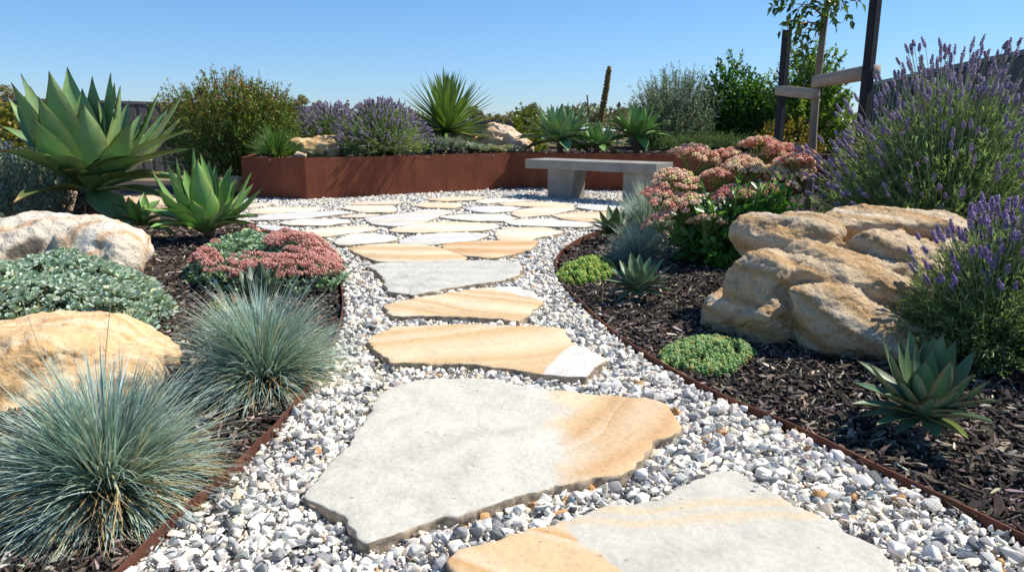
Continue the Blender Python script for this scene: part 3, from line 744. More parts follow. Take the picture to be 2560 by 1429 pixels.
# soil in the planter
SP = np.array([PL2[:2], PL[:2], PA[:2], PB[:2], PC[:2], PD[:2], PD[:2] + [0, 2.6], [2.5, PB[1] + 2.6], [-3.5, PB[1] + 2.6]])
mb = MB(); bm = bmesh.new(); cs = SP.mean(0)
f = bm.faces.new([bm.verts.new((p[0] + (cs[0] - p[0]) * .004, p[1] + .012, PH - .04)) for p in SP]); bmesh.ops.triangulate(bm, faces=[f]); bm.verts.index_update()
mb.add([v.co[:] for v in bm.verts], t=[[v.index for v in q.verts] for q in bm.faces]); bm.free()
so = mb.build("soil", M_SOIL, pl)
# back and side of the box, so it is a real planter from any side
mb = MB(); wall_strip(mb, [SP[6], SP[7], SP[8], SP[0]], -.6, PH); mb.build("back_panel", M_RUST, pl, False)
# chips on the planter soil
mm2 = MB(); n = 3500; P = np.c_[mr.uniform(-3.6, 4.5, n), mr.uniform(PA[1], PB[1] + 1.6, n)]; P = P[inpoly(P, SP)]; n = len(P)
scatter(mm2, CT[0], CF, np.c_[P, PH - .035 + mr.uniform(0, .015, n)], rotmats(n, mr, .4), np.c_[mr.uniform(.02, .05, n), mr.uniform(.006, .014, n), np.full(n, .006)], mixcol(n, MU_COLS, MU_P, .18, mr))
x = mm2.build("mulch", M_MULCH, pl, False); x['kind'] = 'stuff'

# ------------------------------------------------------------------ concrete bench
M_CONC = stdmat("concrete", (.255, .245, .22), .8, .35, .004, 60, .22)
BH = .5
fl = G(1313, 398, BH); fr = G(1641, 410, BH); bl = G(1392, 393.5, BH); br = G(1703, 401, BH)
d = unit((fr - fl)); dn = np.array([-d[1], d[0], 0])
LEN = np.linalg.norm(fr - fl); DEP = .48
bc = (fl + fr) / 2 + dn * DEP / 2
bench = thing("concrete_bench", "grey concrete slab bench on two legs in front of the steel planter", "bench", (bc[0], bc[1], 0))
ST = .115
mb = MB(); box(mb, (bc[0], bc[1], BH - ST / 2), LEN, DEP, ST, d, bev=.006); mb.build("seat", M_CONC, bench, False)
def leg(c, w, dp, h):
    # trapezoid block: wider at the top, a hollow curved right flank
    prof = [(-w/2, 0), (w/2 - .03, 0)] + [(w/2 - .03 + .03 * (t ** 1.8), h * t) for t in np.linspace(.12, 1, 9)] + [(-w/2, h)]
    n = len(prof); V = []
    for s_ in (-1, 1):
        for (u, z) in prof: V.append(c + d * u + dn * s_ * dp / 2 + np.array([0, 0, z]))
    t = []; q = [(i, (i + 1) % n, n + (i + 1) % n, n + i) for i in range(n)]
    mb = MB(); bm = bmesh.new(); vs = [bm.verts.new(v) for v in V]
    bm.faces.new(vs[:n]); bm.faces.new(vs[n:][::-1])
    for a in q: bm.faces.new([vs[k] for k in a])
    bmesh.ops.recalc_face_normals(bm, faces=bm.faces); bmesh.ops.bevel(bm, geom=[e for e in bm.edges if e.calc_face_angle(0) > .6], offset=.005, segments=2, affect='EDGES')
    bmesh.ops.triangulate(bm, faces=bm.faces); bm.verts.index_update()
    mb.add([v.co[:] for v in bm.verts], t=[[v.index for v in f.verts] for f in bm.faces]); bm.free()
    mb.build("leg", M_CONC, bench, False)
for px in (1417, 1607):
    p = None; best = 9
    for t in np.linspace(0, 1, 300):
        c = fl + (fr - fl) * t + dn * (.09 + .15); c[2] = 0.0
        v = np.array([c[0], c[1] , .2 - CAMH]); cz = c[1] * math.cos(PITCH) - v[2] * math.sin(PITCH)
        e = abs(1280 + F * c[0] / cz - px)
        if e < best: best = e; p = c.copy()
    leg(p - np.array([0, 0, .03]), S(78, p[1]), .30, BH - ST + .028)
#PART3
def mz(x, y): return float(mulch_z(np.array([[x, y]]))[0])
def base_on_bed(px, py):
    p = G(px, py, .02); p[2] = mz(p[0], p[1]); return p
# ------------------------------------------------------------------ boulders
def rock(name, label, lobes, mat, vox=.02, amp=.03, fine=.006, seed=1, ledge=0.0, ldir=(0, 0, 1), group=None, origin=None, boxy=2.0, smooth=2, sharp=24.0, npln=14):
    """lobes: (centre, radii, rotation z, tilt, planes) joined into one weathered block"""
    v0, f0 = ico(5); mb = MB(); r = np.random.RandomState(seed); pw = boxy; v0b = v0 / (np.sum(np.abs(v0) ** pw, 1, keepdims=True) ** (1 / pw))
    for (c, rad, rz, tl, *ty_) in lobes:
        npl = npln; n = unit(r.normal(size=(npl, 3))); d = r.uniform(.66, .98, npl)
        dot = np.clip(v0 @ n.T, 1e-3, None); q = d / dot
        k = sharp; rr = -np.log(np.sum(np.exp(-k * np.minimum(q, 3)), 1)) / k   # rounded minimum
        rr = np.minimum(rr, 1.05)
        v = v0b * rr[:, None] * np.array(rad)
        R = np.array(Matrix.Rotation(rz, 3, 'Z') @ Matrix.Rotation(ty_[0] if ty_ else 0, 3, 'Y') @ Matrix.Rotation(tl, 3, 'X'))
        mb.add(v @ R.T + np.array(c), t=f0)
    me = mb.mesh(name, mat); o = bpy.data.objects.new(name, me); sc.collection.objects.link(o)
    mod = o.modifiers.new("r", 'REMESH'); mod.mode = 'VOXEL'; mod.voxel_size = vox; mod.use_smooth_shade = True
    sm = o.modifiers.new("s", 'SMOOTH'); sm.factor = .5; sm.iterations = smooth
    dg = bpy.context.evaluated_depsgraph_get(); ev = o.evaluated_get(dg); me2 = bpy.data.meshes.new_from_object(ev)
    o.modifiers.clear(); o.data = me2; me2.name = name
    n = len(me2.vertices); co = np.empty(n * 3, np.float32); me2.vertices.foreach_get("co", co); co = co.reshape(-1, 3).astype(float)
    no = np.empty(n * 3, np.float32); me2.vertices.foreach_get("normal", no); no = no.reshape(-1, 3).astype(float)
    s_ = 1.0 / max(.2, max(l[1][0] for l in lobes))
    rid = 1 - np.abs(fbm(co * 3.2 * s_ + seed, 3, seed)) * 2.0
    dsp = amp * fbm(co * 2.1 * s_ + seed, 4, seed + 3) + amp * .55 * rid * (fbm(co * 1.1 * s_, 2, seed + 9) > 0) + fine * fbm(co * 26, 4, seed + 7, .6) - fine * 1.4 * np.clip(np.abs(fbm(co * 7 + 5, 3, seed + 12)) * -9 + .9, 0, 1)
    if ledge:
        h = co @ np.array(ldir) * 1.0 + .05 * fbm(co * 2.0, 3, seed + 4)
        ph = (h / ledge) % 1.0
        dsp += ledge * .16 * (np.minimum(ph * 1.35, 1.0) - np.clip((ph - .88) / .12, 0, 1))
    co = co + no * dsp[:, None]
    og = np.array(origin if origin is not None else (np.mean([l[0][0] for l in lobes]), np.mean([l[0][1] for l in lobes]), 0.0))
    me2.vertices.foreach_set("co", (co - og).astype(np.float32).ravel()); me2.update()
    me2.polygons.foreach_set("use_smooth", [True] * len(me2.polygons))
    if not me2.materials: me2.materials.append(mat)
    o.location = og
    return tag(o, label, "boulder", group or "sandstone boulders in the planting")
M_B1 = sandstone("boulder_gold", [(.15, (.70, .57, .40)), (.42, (.64, .47, .29)), (.62, (.57, .36, .17)), (.8, (.62, .45, .27)), (.95, (.72, .61, .46))], 1.3, (.3, 1.1, .2), 6.0, 1.6, bump_s=1.0, bump_d=.03, mottled=.42, patch=((.46, .21, .075), 2.6, .63))
M_B2 = sandstone("boulder_pale", [(.15, (.74, .66, .54)), (.45, (.72, .60, .46)), (.66, (.60, .38, .22)), (.78, (.74, .64, .50)), (.95, (.78, .72, .62))], 1.0, (.2, .7, .9), 7.0, 2.0, bump_s=1.0, bump_d=.02, mottled=.22, hollow_shade=(tuple(AT(60, 622, 4.42) - np.array([-3.1, 4.8, 0])), .16, (.12, .10, .08)))
M_B3 = sandstone("boulder_banded", [(.15, (.74, .58, .38)), (.35, (.68, .48, .27)), (.55, (.60, .37, .17)), (.62, (.73, .56, .35)), (.8, (.66, .44, .23)), (.95, (.74, .60, .42))], .95, (.4, .9, 1.0), 5.0, 1.1, bump_s=.8, bump_d=.014, mottled=.22)
M_B4 = sandstone("boulder_ochre", [(.15, (.62, .44, .22)), (.5, (.55, .34, .14)), (.85, (.62, .46, .26))], 1.4, (.2, .5, .4), 5, 2, bump_s=.9, bump_d=.015, mottled=.35)
M_B5 = sandstone("boulder_pink", [(.15, (.72, .56, .44)), (.5, (.68, .50, .36)), (.85, (.60, .40, .26))], 1.0, (.4, .7, .4), 5, 2, bump_s=.8, bump_d=.015, mottled=.3, patch=((.55, .28, .12), 2.5, .62))

# big right boulder: lobes placed at pixels with a distance
def lobe(px, py, Y, rx, ry, rz_, rot=0, tilt=0):
    c = AT(px, py, Y); return (c, (rx, ry, rz_), math.radians(rot), math.radians(tilt))
R_ = math.radians
rock("sandstone_boulder", "huge golden layered sandstone boulder in the right bed under the lavender", [
    ((1.70, 3.58, .160), (.50, .40, .28), R_(-16), R_(-10)),     # the whole mass
    ((1.49, 3.42, .235), (.41, .26, .150), R_(-20), R_(-6), R_(5)),       # middle ledge
    ((1.98, 3.84, .390), (.50, .28, .150), R_(-8), R_(2), R_(2)),         # upper slab at the back
    ((1.40, 3.72, .375), (.25, .24, .165), R_(10), R_(4), R_(-8)),        # upper left lump
    ((1.86, 3.50, .300), (.27, .24, .180), R_(-34), R_(-14), R_(24)),     # grey peak
    ((1.21, 3.38, .225), (.18, .18, .175), R_(15), R_(-6), R_(-12)),      # bulging left end of the ledge
    ((1.53, 3.20, .090), (.35, .25, .235), R_(-26), R_(12), R_(26)),      # lower right block
    ((1.18, 3.36, .050), (.17, .20, .160), R_(10), 0),           # lower middle lump
    ((1.06, 3.50, .055), (.12, .17, .165), R_(20), 0),           # lower left lump
    ((2.12, 3.60, .200), (.34, .38, .270), R_(-5), R_(-8))], M_B1, .0095, .0135, .0055, 4, origin=(1.6, 3.3, 0), boxy=3.2, smooth=1, sharp=34, npln=17)
rock("sandstone_boulder", "whitish sandstone boulder with orange veins and a dark hollow, left edge", [
    lobe(130, 640, 4.85, .62, .42, .27, 6, 12),
    lobe(260, 650, 4.70, .32, .34, .22, -14, 8),
    lobe(40, 655, 4.75, .45, .34, .24, 10, 10)], M_B2, .016, .022, .005, 12, origin=(-3.1, 4.8, 0))
rock("sandstone_boulder", "low orange and cream banded sandstone slab boulder behind the nearest blue grass", [
    ((-1.88, 2.86, .0), (.46, .44, .28), R_(-10), R_(10)),
    ((-1.62, 2.66, -.02), (.24, .30, .15), R_(-34), R_(10)),
    ((-2.15, 2.80, -.02), (.42, .40, .17), R_(8), R_(8))], M_B3, .010, .014, .005, 9, origin=(-1.8, 2.7, 0), boxy=2.5, sharp=14)
rock("sandstone_boulder", "tan boulder lying in shade under the big agave", [
    lobe(330, 535, 7.3, .52, .34, .22, 5, 0), lobe(190, 520, 7.5, .40, .3, .22, 0, 0)], M_B5, .03, .03, .006, 5)
rock("sandstone_boulder", "small orange boulder between the silver shrub and the agave trunk", [
    lobe(120, 528, 7.0, .20, .2, .17, 0, 0)], M_B4, .02, .02, .006, 6)
rock("sandstone_boulder", "small cream boulder at the foot of the smaller agave, by the edging", [
    lobe(628, 585, 6.3, .085, .1, .07, 0, 0)], M_B5, .012, .008, .003, 7)
rock("sandstone_boulder", "small reddish boulder behind the smaller agave by the planter end", [
    lobe(590, 462, 9.9, .16, .14, .12, 0, 0)], M_B4, .02, .012, .004, 8)
YP = PB[1]
rock("sandstone_boulder", "flat ochre boulder in the planter beside the green grass tuft", [
    (AT(802, 370, 10.35), (.40, .28, .16), .1, .05), (AT(752, 372, 10.3), (.2, .2, .13), .1, .05)], M_B4, .02, .025, .007, 14, ledge=.08)
rock("sandstone_boulder", "small cream stone at the planter rim under the ochre boulder", [
    (AT(752, 388, 9.9), (.10, .08, .05), .1, 0)], M_B5, .012, .008, .003, 15)
rock("sandstone_boulder", "pink and cream boulder in the planter right of the spiky yucca", [
    (AT(1250, 350, 12.0), (.30, .3, .27), .1, .0, .2), (AT(1290, 358, 12.0), (.30, .3, .18), .1, .0, .5), (AT(1215, 362, 12.0), (.22, .22, .15), 0, 0), (AT(1305, 366, 11.9), (.18, .2, .10), -.2, .2)], M_B5, .022, .03, .006, 16)

# ------------------------------------------------------------------ agaves
M_AG = leafmat("agave_leaf", .42, .10, .45, .12, 9, (1.2, 1.35, .5))
M_AGD = leafmat("agave_leaf_dark", .45, .06, .4, .12, 14, (1.2, 1.35, .5))
M_BARK = stdmat("plant_stem", (.16, .09, .05), .9, .8, .01, 40, .4)
def agave_leaf(P0, T, wid, kind, col, edge, tip, thick=.012, up=.35, wmax=.45, tipl=.06, curl=0.0, rng=rs):
    """one thick leaf from base to tip; returns MB"""
    P0 = np.asarray(P0, float); T = np.asarray(T, float); v = T - P0; L = np.linalg.norm(v)
    h = np.array([v[0], v[1], 0.0]); hn = np.linalg.norm(h)
    if hn < .05 * L: h = np.array([rng.normal(), rng.normal(), 0]); 
    h = h / np.linalg.norm(h)
    N = 15; t = np.linspace(0, 1, N)
    # bow: the leaf leaves the crown flatter and rises, then the tip goes slightly back out
    el = math.atan2(v[2], hn); sag = (-.10 if el > .6 else .10) * L * up * 2
    nrm0 = np.cross(unit(v), np.cross([0, 0, 1.0], unit(v) + 1e-6)); nrm0 = unit(nrm0)
    if nrm0[2] < 0: nrm0 = -nrm0
    C = P0 + v * t[:, None] + nrm0 * (sag * np.sin(math.pi * t))[:, None]
    side = np.cross(h, [0, 0, 1.0]); ta = np.gradient(C, axis=0); ta = unit(ta)
    nn = np.cross(side, ta); nn = unit(nn)
    # inner (upper) side faces up or towards the crown axis
    if nn[N // 2][2] < 0: nn = -nn
    # width profile: narrow neck, widest past the middle, long point
    w = np.interp(t, [0, .1, .25, wmax, .62, .78, .9, .96, 1], [.62, .55, .66, 1.0, .93, .62, .27, .09, .0]) if kind == 'broad' else np.interp(t, [0, .12, .35, .5, .7, .88, .96, 1], [.85, .82, .98, 1.0, .82, .40, .13, 0])
    w = w * wid * .5
    u = np.array([-1, -.955, -.5, 0, .5, .955, 1.0, .5, 0, -.5]); K = len(u) + 1
    u = np.append(u, -1)
    foldp = np.interp(t, [0, .3, .7, 1], [.55, .38, .30, .6])
    V = []; Cc = []
    topc = np.array(col)
    wave = rng.uniform(0, 6); wob = .05 * np.sin(t * 9 + wave)
    for i in range(N):
        for k in range(K):
            x = u[k]; under = 7 <= k < K - 1
            z = foldp[i] * w[i] * (x * x) - (thick * (1 - x * x) * (1 - t[i] * .6) if under else 0) + (wob[i] * w[i] * x)
            V.append(C[i] + side * x * w[i] + nn[i] * z)
            e = abs(x) > .98
            c = topc * (1 + .12 * math.sin(x * 5 + wave) * .3) * (1.0 + .10 * (t[i] - .5))
            if e: c = np.array(edge)
            if t[i] > 1 - tipl: c = np.array(tip)
            Cc.append(c)
    mb = MB(); mb.add(np.array(V), q=grid_faces(1, N, K), c=np.clip(np.array(Cc), .003, .9)); return mb
def tip_at(P0, px, py, L, near):
    """the point on the pixel's sight line that lies L from the crown"""
    d = ray(px, py); o = np.array([0, 0, CAMH]); dd = d / np.linalg.norm(d); oc = P0 - o
    tc = oc @ dd; perp2 = oc @ oc - tc * tc
    k = math.sqrt(max(L * L - perp2, 0.0)); return o + dd * (tc - k if near else tc + k)
def agave(label, base, crown, leaves, mat, wid, kind='broad', col=(.12, .21, .08), edge=(.35, .36, .10), tip=(.10, .06, .03), trunk=None, group=None, up=.35, seed=0, tipl=.05, thick=.014):
    r = np.random.RandomState(seed + 100)
    root = thing("agave_plant", label, "agave", base, group)
    if trunk:
        mb = MB(); 
        for (a, b, rr) in trunk: one_tube(mb, catmull([a, (np.array(a) + b) / 2 + r.normal(0, .02, 3), b], 5), np.linspace(rr, rr * .8, 11), (1, 1, 1), 10)
        mb.build("trunk", M_BARK, root)
    for (T, w, c, tp) in leaves:
        off = unit((np.array(T) - crown) * [1, 1, 0.15] + 1e-6) * wid * .22; off[2] = -abs(off[2]) * .3
        cc = np.array(col if c is None else c) * r.normal(1, .08) * r.normal(1, .02, 3)
        mb = agave_leaf(crown + off, T, wid * w, kind, cc, edge, tip if tp is None else tp, thick, up, tipl=tipl if tp is None else .12, rng=r)
        mb.build("leaf", mat, root)
    return root
BROWN = (.40, .26, .11)
def tips(crown, lst, L):
    out = []
    for a in lst:
        px, py, near, lf, w = a[:5]; c = a[5] if len(a) > 5 else None; tp = a[6] if len(a) > 6 else None
        out.append((tip_at(crown, px, py, L * lf, near), w, c, tp))
    return out
# 1 the big one
ab = np.array(AT(222, 560, 6.7)); ab[2] = mz(ab[0], ab[1]) ; acr = AT(222, 478, 6.7)
big = [(52,183,0,1.05,.8),(122,177,1,1.02,1.05),(168,166,0,1.05,.95),(276,182,0,1.0,.8),(300,215,1,.86,1.25),(397,229,0,.98,.9),(209,260,1,.78,1.2),(28,206,1,1.02,.95),(18,240,0,1.0,.8),(82,297,1,.85,1.05),(-3,314,0,1.02,.9),(-8,375,1,1.0,.95,None,BROWN),(455,290,0,1.0,.85),(458,232,1,.98,1.0),(484,322,1,1.0,.9),(480,372,1,1.0,.85),(478,452,1,1.0,.9,None,BROWN),(289,372,1,.62,1.2,(.15,.20,.06),BROWN),(160,424,1,.58,.95,(.15,.19,.06),BROWN),(34,506,1,.95,.75,(.12,.16,.05),BROWN),(400,436,1,.80,1.0,(.14,.19,.06),BROWN),(424,500,1,.80,.7,(.15,.18,.06),(.55,.38,.16)),(290,560,1,.45,1.2),(286,207,0,.95,.8),(323,250,0,.95,.75),(110,260,0,.9,.9),(395,330,0,1.0,.8),(205,220,0,.85,.9),(245,250,0,.6,.8),(60,430,0,.8,.8),(385,400,0,.85,.8),(150,330,0,.8,.9),(330,300,1,.9,1.0),(120,390,1,.8,1.0),(350,390,1,.85,1.0),(230,190,0,.95,.8),(75,215,0,.98,.8),(255,300,0,.7,.9),(190,300,1,.66,1.0),(355,280,0,.95,.85),(30,330,0,.95,.85),(60,470,0,.85,.8),(420,270,0,1.0,.8),(250,440,1,.55,1.0),(95,240,1,.95,.95)]
agave("largest grey green broad leaved agave on a short trunk, at the left edge", ab, acr, tips(acr, big, 1.10), M_AG, .285, 'broad', (.21, .345, .135), (.40, .44, .14), (.07, .05, .035),
      trunk=[(ab - [0, 0, .05], acr + [0, 0, .05], .085), (np.array(ab) + [-.25, .1, -.05], acr + [-.08, .05, 0], .05)], seed=1)
# 2 its smaller neighbour
b2 = base_on_bed(512, 598); c2 = AT(512, 576, b2[1]); 
sm = [(484,367,0,1.05,.9),(523,400,0,1,.8),(539,410,0,1,.7),(577,413,0,1.0,.9),(418,407,1,1.0,.9),(493,397,1,.98,1.1),(526,469,1,.62,1.25),(628,430,1,1.0,.95),(632,459,0,1.0,.85),(655,469,1,1.05,.85),(641,504,0,1,.8),(645,541,1,1.0,.8),(632,562,1,.95,.8,(.2,.26,.04)),(444,505,1,.62,1.0),(391,469,1,1,.9),(378,425,0,1,.8),(342,524,0,1.0,.8),(372,570,1,1,.85),(553,541,1,.5,1.1),(474,572,1,.5,.9,None,BROWN),(418,492,1,.8,.9),(460,420,0,.9,.9),(560,440,0,.9,.9),(600,520,1,.8,.8),(350,560,0,.9,.7,(.2,.26,.04)),(510,430,1,.8,1.0),(430,450,1,.85,.95),(590,445,0,.95,.85),(480,500,1,.6,1.1),(580,500,1,.8,.9),(405,520,1,.85,.9),(500,380,0,.95,.8),(440,395,0,.95,.8)]
agave("medium bright green agave between the big agave and the pink flowering mat", b2, c2, tips(c2, sm, .63), M_AG, .165, 'broad', (.175, .34, .095), (.38, .46, .12), (.12, .07, .03), trunk=[(b2 - [0, 0, .03], c2 + [0, 0, .02], .05)], seed=2)
# 2b low one in the shade behind the pale boulder
b3 = base_on_bed(350, 590); c3 = AT(350, 560, b3[1])
s3 = [(280,510,0,1,1),(320,490,1,1,1),(360,480,0,1,1),(400,500,0,1,1),(420,540,1,1,.9),(300,570,1,.9,1),(400,578,1,.9,1,(.2,.26,.04)),(440,590,1,1,.8,(.2,.26,.04)),(340,540,1,.5,1),(260,550,0,1,.9)]
agave("small half hidden agave in shade between the pale boulder and the medium agave", b3, c3, tips(c3, s3, .42), M_AG, .12, 'broad', (.14, .26, .07), (.28, .32, .08), (.12, .07, .03), seed=3)
# 3 right foreground agave
b4 = base_on_bed(2312, 1075); c4 = AT(2312, 1040, b4[1])
s4 = [(2141,900,0,1,.9),(2203,840,0,1,.9),(2273,818,0,1,1),(2314,843,0,.95,.85),(2289,852,1,.9,1.15),(2357,832,0,1,1),(2389,850,0,.98,.9),(2441,873,0,1,.9),(2434,932,1,.9,.9),(2478,948,1,1,.85),(2505,1002,1,1.05,.85),(2314,900,1,.68,1.25),(2248,950,1,.6,1.1),(2127,955,0,1,.85),(2171,905,1,.95,.9),(2222,877,1,.9,1),(2127,1009,1,1,.8),(2190,1062,1,.8,.7),(2487,1056,1,1,.8),(2423,1098,1,.75,.7,(.2,.24,.06)),(2337,996,1,.5,1.2),(2400,975,1,.75,1),(2341,1094,1,.45,.8),(2330,870,0,.8,.9),(2255,870,0,.85,.9),(2380,900,1,.85,1),(2150,1040,1,.85,.7),(2240,1085,1,.5,.7),(2450,1010,1,.8,.8),(2335,835,0,.98,.85),(2245,845,0,.95,.9),(2410,905,0,.9,.9),(2185,930,0,.95,.9),(2290,930,1,.6,1.1),(2365,940,1,.62,1.1),(2210,985,1,.75,.9),(2420,1030,1,.8,.85),(2160,1020,0,.85,.8)]
agave("blue green agave with brown edged pointed leaves in the right foreground mulch", b4, c4, tips(c4, s4, .275), M_AGD, .070, 'narrow', (.105, .185, .10), (.26, .19, .09), (.09, .04, .02), seed=4, up=.25, thick=.006)
# 4 small dark agave in the middle of the right bed
b5 = base_on_bed(1592, 742); c5 = AT(1592, 722, b5[1])
s5 = [(1548,648,0,1,.9),(1577,628,0,1,1),(1600,632,0,1,1),(1628,640,0,1,1),(1520,668,0,1,.9),(1660,645,0,1,.9),(1680,662,0,1,.8),(1507,700,1,1,.8),(1512,735,1,1,.7),(1690,690,1,1,.8),(1688,725,1,1,.7),(1560,690,1,.6,1.2),(1605,668,1,.72,1.2),(1640,700,1,.7,1),(1535,712,1,.8,.9),(1640,655,1,.9,.9),(1560,660,1,.85,1),(1665,745,1,.9,.7),(1540,755,1,.7,.7),(1600,745,1,.4,1),(1585,640,0,.8,1),(1672,705,1,.9,.8),(1520,690,0,.9,.8)]
agave("small dark green agave in front of the blue grass in the right bed", b5, c5, tips(c5, s5, .235), M_AGD, .058, 'narrow', (.12, .20, .10), (.28, .28, .13), (.08, .04, .02), seed=5, up=.2, thick=.005)
# 5 dark one behind the fescues
b6 = base_on_bed(1540, 600); c6 = AT(1535, 585, b6[1])
s6 = [(1497,525,1,1,.9),(1520,512,0,1,.9),(1542,515,1,1,.9),(1560,525,0,1,.9),(1476,560,1,1,.8),(1480,545,0,1,.8),(1468,578,1,1,.8),(1505,590,1,.9,.8),(1585,540,1,1,.8),(1525,545,1,.7,1),(1555,560,1,.7,1),(1600,570,1,1,.8)]
agave("dark shaded agave at the edging, behind the blue grass and left of it", b6, c6, tips(c6, s6, .30), M_AGD, .085, 'narrow', (.10, .16, .065), (.25, .25, .1), (.07, .04, .02), seed=6, up=.2, thick=.005)
# 6 dark agave poking out behind the second fescue
b7 = base_on_bed(652, 770); c7 = AT(650, 750, b7[1])
s7 = [(598,672,0,1,1),(625,660,0,1,1),(650,652,1,1,1.1),(675,668,0,1,1),(697,655,1,1,1),(640,690,1,.7,1),(670,690,1,.7,1),(715,700,1,1,.9),(590,710,1,1,.9),(612,690,1,.9,1)]
agave("dark slate green agave tips between the blue grass and the pink mat", b7, c7, tips(c7, s7, .24), M_AGD, .075, 'narrow', (.075, .125, .08), (.16, .18, .08), (.07, .04, .02), seed=7, up=.2, thick=.005)
# planter agaves
def rosette_tips(crown, n, L, lo, hi, rng, w=1.0):
    out = []
    for i in range(n):
        f = (i + .5) / n; el = math.radians(lo + (hi - lo) * f ** .8 + rng.normal(0, 4)); az = i * 2.39996 + rng.normal(0, .12); l = L * (1 - .25 * f ** 3) * rng.uniform(.92, 1.06)
        out.append((crown + l * np.array([math.cos(el) * math.cos(az), math.cos(el) * math.sin(az), math.sin(el)]), w * (1.05 - .3 * f), None, None))
    return out
for i, (px, py, Y, hpx, n, lab, L, w, colr) in enumerate([
    (1400, 352, 11.3, 0, 42, "blue green agave in the planter above the bench's left end", .68, .20, (.19, .34, .15)),
    (1492, 364, 11.2, 0, 30, "smallest of the three broad leaved agaves in the planter, in the middle", .44, .13, (.17, .32, .09)),
    (1592, 342, 11.5, 0, 36, "agave raised on a stalk in the planter, left of the olive bush", .60, .17, (.16, .31, .08))]):
    r = np.random.RandomState(60 + i); c = AT(px, py, Y); b = np.array([c[0], c[1], PH - .04])
    agave(lab, b, c, rosette_tips(c, n, L, -26, 86, r), M_AG, w, 'broad', colr, (.30, .36, .10), (.14, .09, .04), trunk=[(b - [0, 0, .02], c, .05)], seed=20 + i, tipl=.04)

# yucca: stiff sword leaves
M_SWORD = leafmat("sword_leaf", .38, .12, .45, .15, 20, (1.2, 1.3, .5))
yc = AT(1118, 330, 11.9); yb = np.array([yc[0], yc[1], PH - .04])
yu = thing("yucca_plant", "spiky yucca ball of stiff sword leaves in the middle of the planter", "yucca", yb)
mb = MB(); one_tube(mb, [yb - [0, 0, .03], yb + [0, 0, .1], yc], [.09, .09, .07], (1, 1, 1), 10); mb.build("trunk", M_BARK, yu)
n = 180; r = np.random.RandomState(5)
for i in range(n):
    f = (i + .5) / n; el = math.radians(-30 + 116 * f ** .9 + r.normal(0, 4)); az = i * 2.39996 + r.normal(0, .1); l = r.uniform(.80, .98) * (1.0 if f > .2 else .85)
    B = yc + np.array([0, 0, .06 * f]) + .03 * np.array([math.cos(az), math.sin(az), 0])
    C, sd = arcs(B[None], np.array([az]), np.array([el]), np.array([l]), np.array([r.uniform(-.05, .18)]), 8)
    t = np.linspace(0, 1, 8); W = (np.interp(t, [0, .15, .45, .8, 1], [.7, .8, 1, .6, 0]) * .029)[None]
    c = np.array([(.17, .26, .06)]) * r.normal(1, .16)
    if f < .18: c = np.array([(.34, .32, .10)])
    mb = MB(); ribbons(mb, C, sd, W, .45, c, (.10, .06, .03), .93); mb.build("leaf", M_SWORD, yu)
yb2 = np.array([*AT(1070, 372, 10.9)[:2], PH - .04]); 
agave("small dark narrow leaved agave between the planter lavender and the yucca", yb2, yb2 + [0, 0, .06], rosette_tips(yb2 + [0, 0, .06], 26, .30, 0, 80, np.random.RandomState(8)), M_AGD, .045, 'narrow', (.12, .19, .10), (.3, .32, .16), (.1, .06, .03), seed=30, thick=.004)

# ------------------------------------------------------------------ grasses
M_BLUE = leafmat("blue_blade", .5, .22, .35, .18, 25, (1.1, 1.2, .8))
M_GRN = leafmat("green_blade", .45, .3, .4, .18, 25, (1.2, 1.3, .5))
def tussock(name, label, cat, base, n, L, r0, mat, cols, probs, wid, lo=-8, hi=88, droop=(.3, .9), seed=0, group=None, dead=.0, T=7, seedheads=0, flat=1.0):
    r = np.random.RandomState(seed); root = thing(name, label, cat, base, group)
    ncl = max(12, n // 17); kc = r.randint(0, ncl, n); az = (r.uniform(0, 2 * math.pi, ncl)[kc] + r.normal(0, .13, n)); u = np.clip(r.uniform(0, 1, ncl)[kc] + r.normal(0, .07, n), 0, 1); el = np.radians(lo + (hi - lo) * u ** .85)
    rad = r0 * np.sqrt(r.uniform(0, 1, n)) * np.cos(el) ** .3
    B = np.array(base) + np.c_[rad * np.cos(az), rad * np.sin(az), r.uniform(0, .03, n)]
    l = L * r.uniform(.6, 1.1, n) * (.82 + .18 * u) * r.uniform(.82, 1.1, ncl)[kc]
    C, sd = arcs(B, az, el, l, r.uniform(*droop, n), T, 1.5, r.normal(0, .22, n))
    C[..., 2] = np.maximum(C[..., 2], base[2] + .004 + 0 * C[..., 2])
    sd = unit(sd + r.normal(0, .35, sd.shape))
    t = np.linspace(0, 1, T); W = (np.interp(t, [0, .3, .75, 1], [.8, 1, .7, .05]))[None] * wid * r.uniform(.6, 1.2, n)[:, None]
    col = mixcol(n, cols, probs, .15, r)
    mb = MB(); ribbons(mb, C, sd, W, .5, col, np.array(cols[0]) * 1.25, .8); mb.build("foliage", mat, root)
    if dead:
        m = int(n * dead); az = r.uniform(0, 2 * math.pi, m); el = np.radians(r.uniform(-15, 35, m))
        B = np.array(base) + np.c_[r0 * np.cos(az) * .8, r0 * np.sin(az) * .8, r.uniform(0, .05, m)]
        C, sd = arcs(B, az, el, L * r.uniform(.4, .95, m), r.uniform(.4, 1.2, m), T, 1.2, r.normal(0, .5, m)); C[..., 2] = np.maximum(C[..., 2], base[2] + .003)
        W = (np.interp(t, [0, .3, .75, 1], [.8, 1, .7, .05]))[None] * wid * r.uniform(.6, 1.1, m)[:, None]
        mb = MB(); ribbons(mb, C, sd, W, .4, mixcol(m, [(.42, .30, .15), (.30, .20, .09), (.5, .42, .26), (.28, .30, .22)], [.4, .25, .2, .15], .15, r)); mb.build("dead_blades", mat, root)
    return root
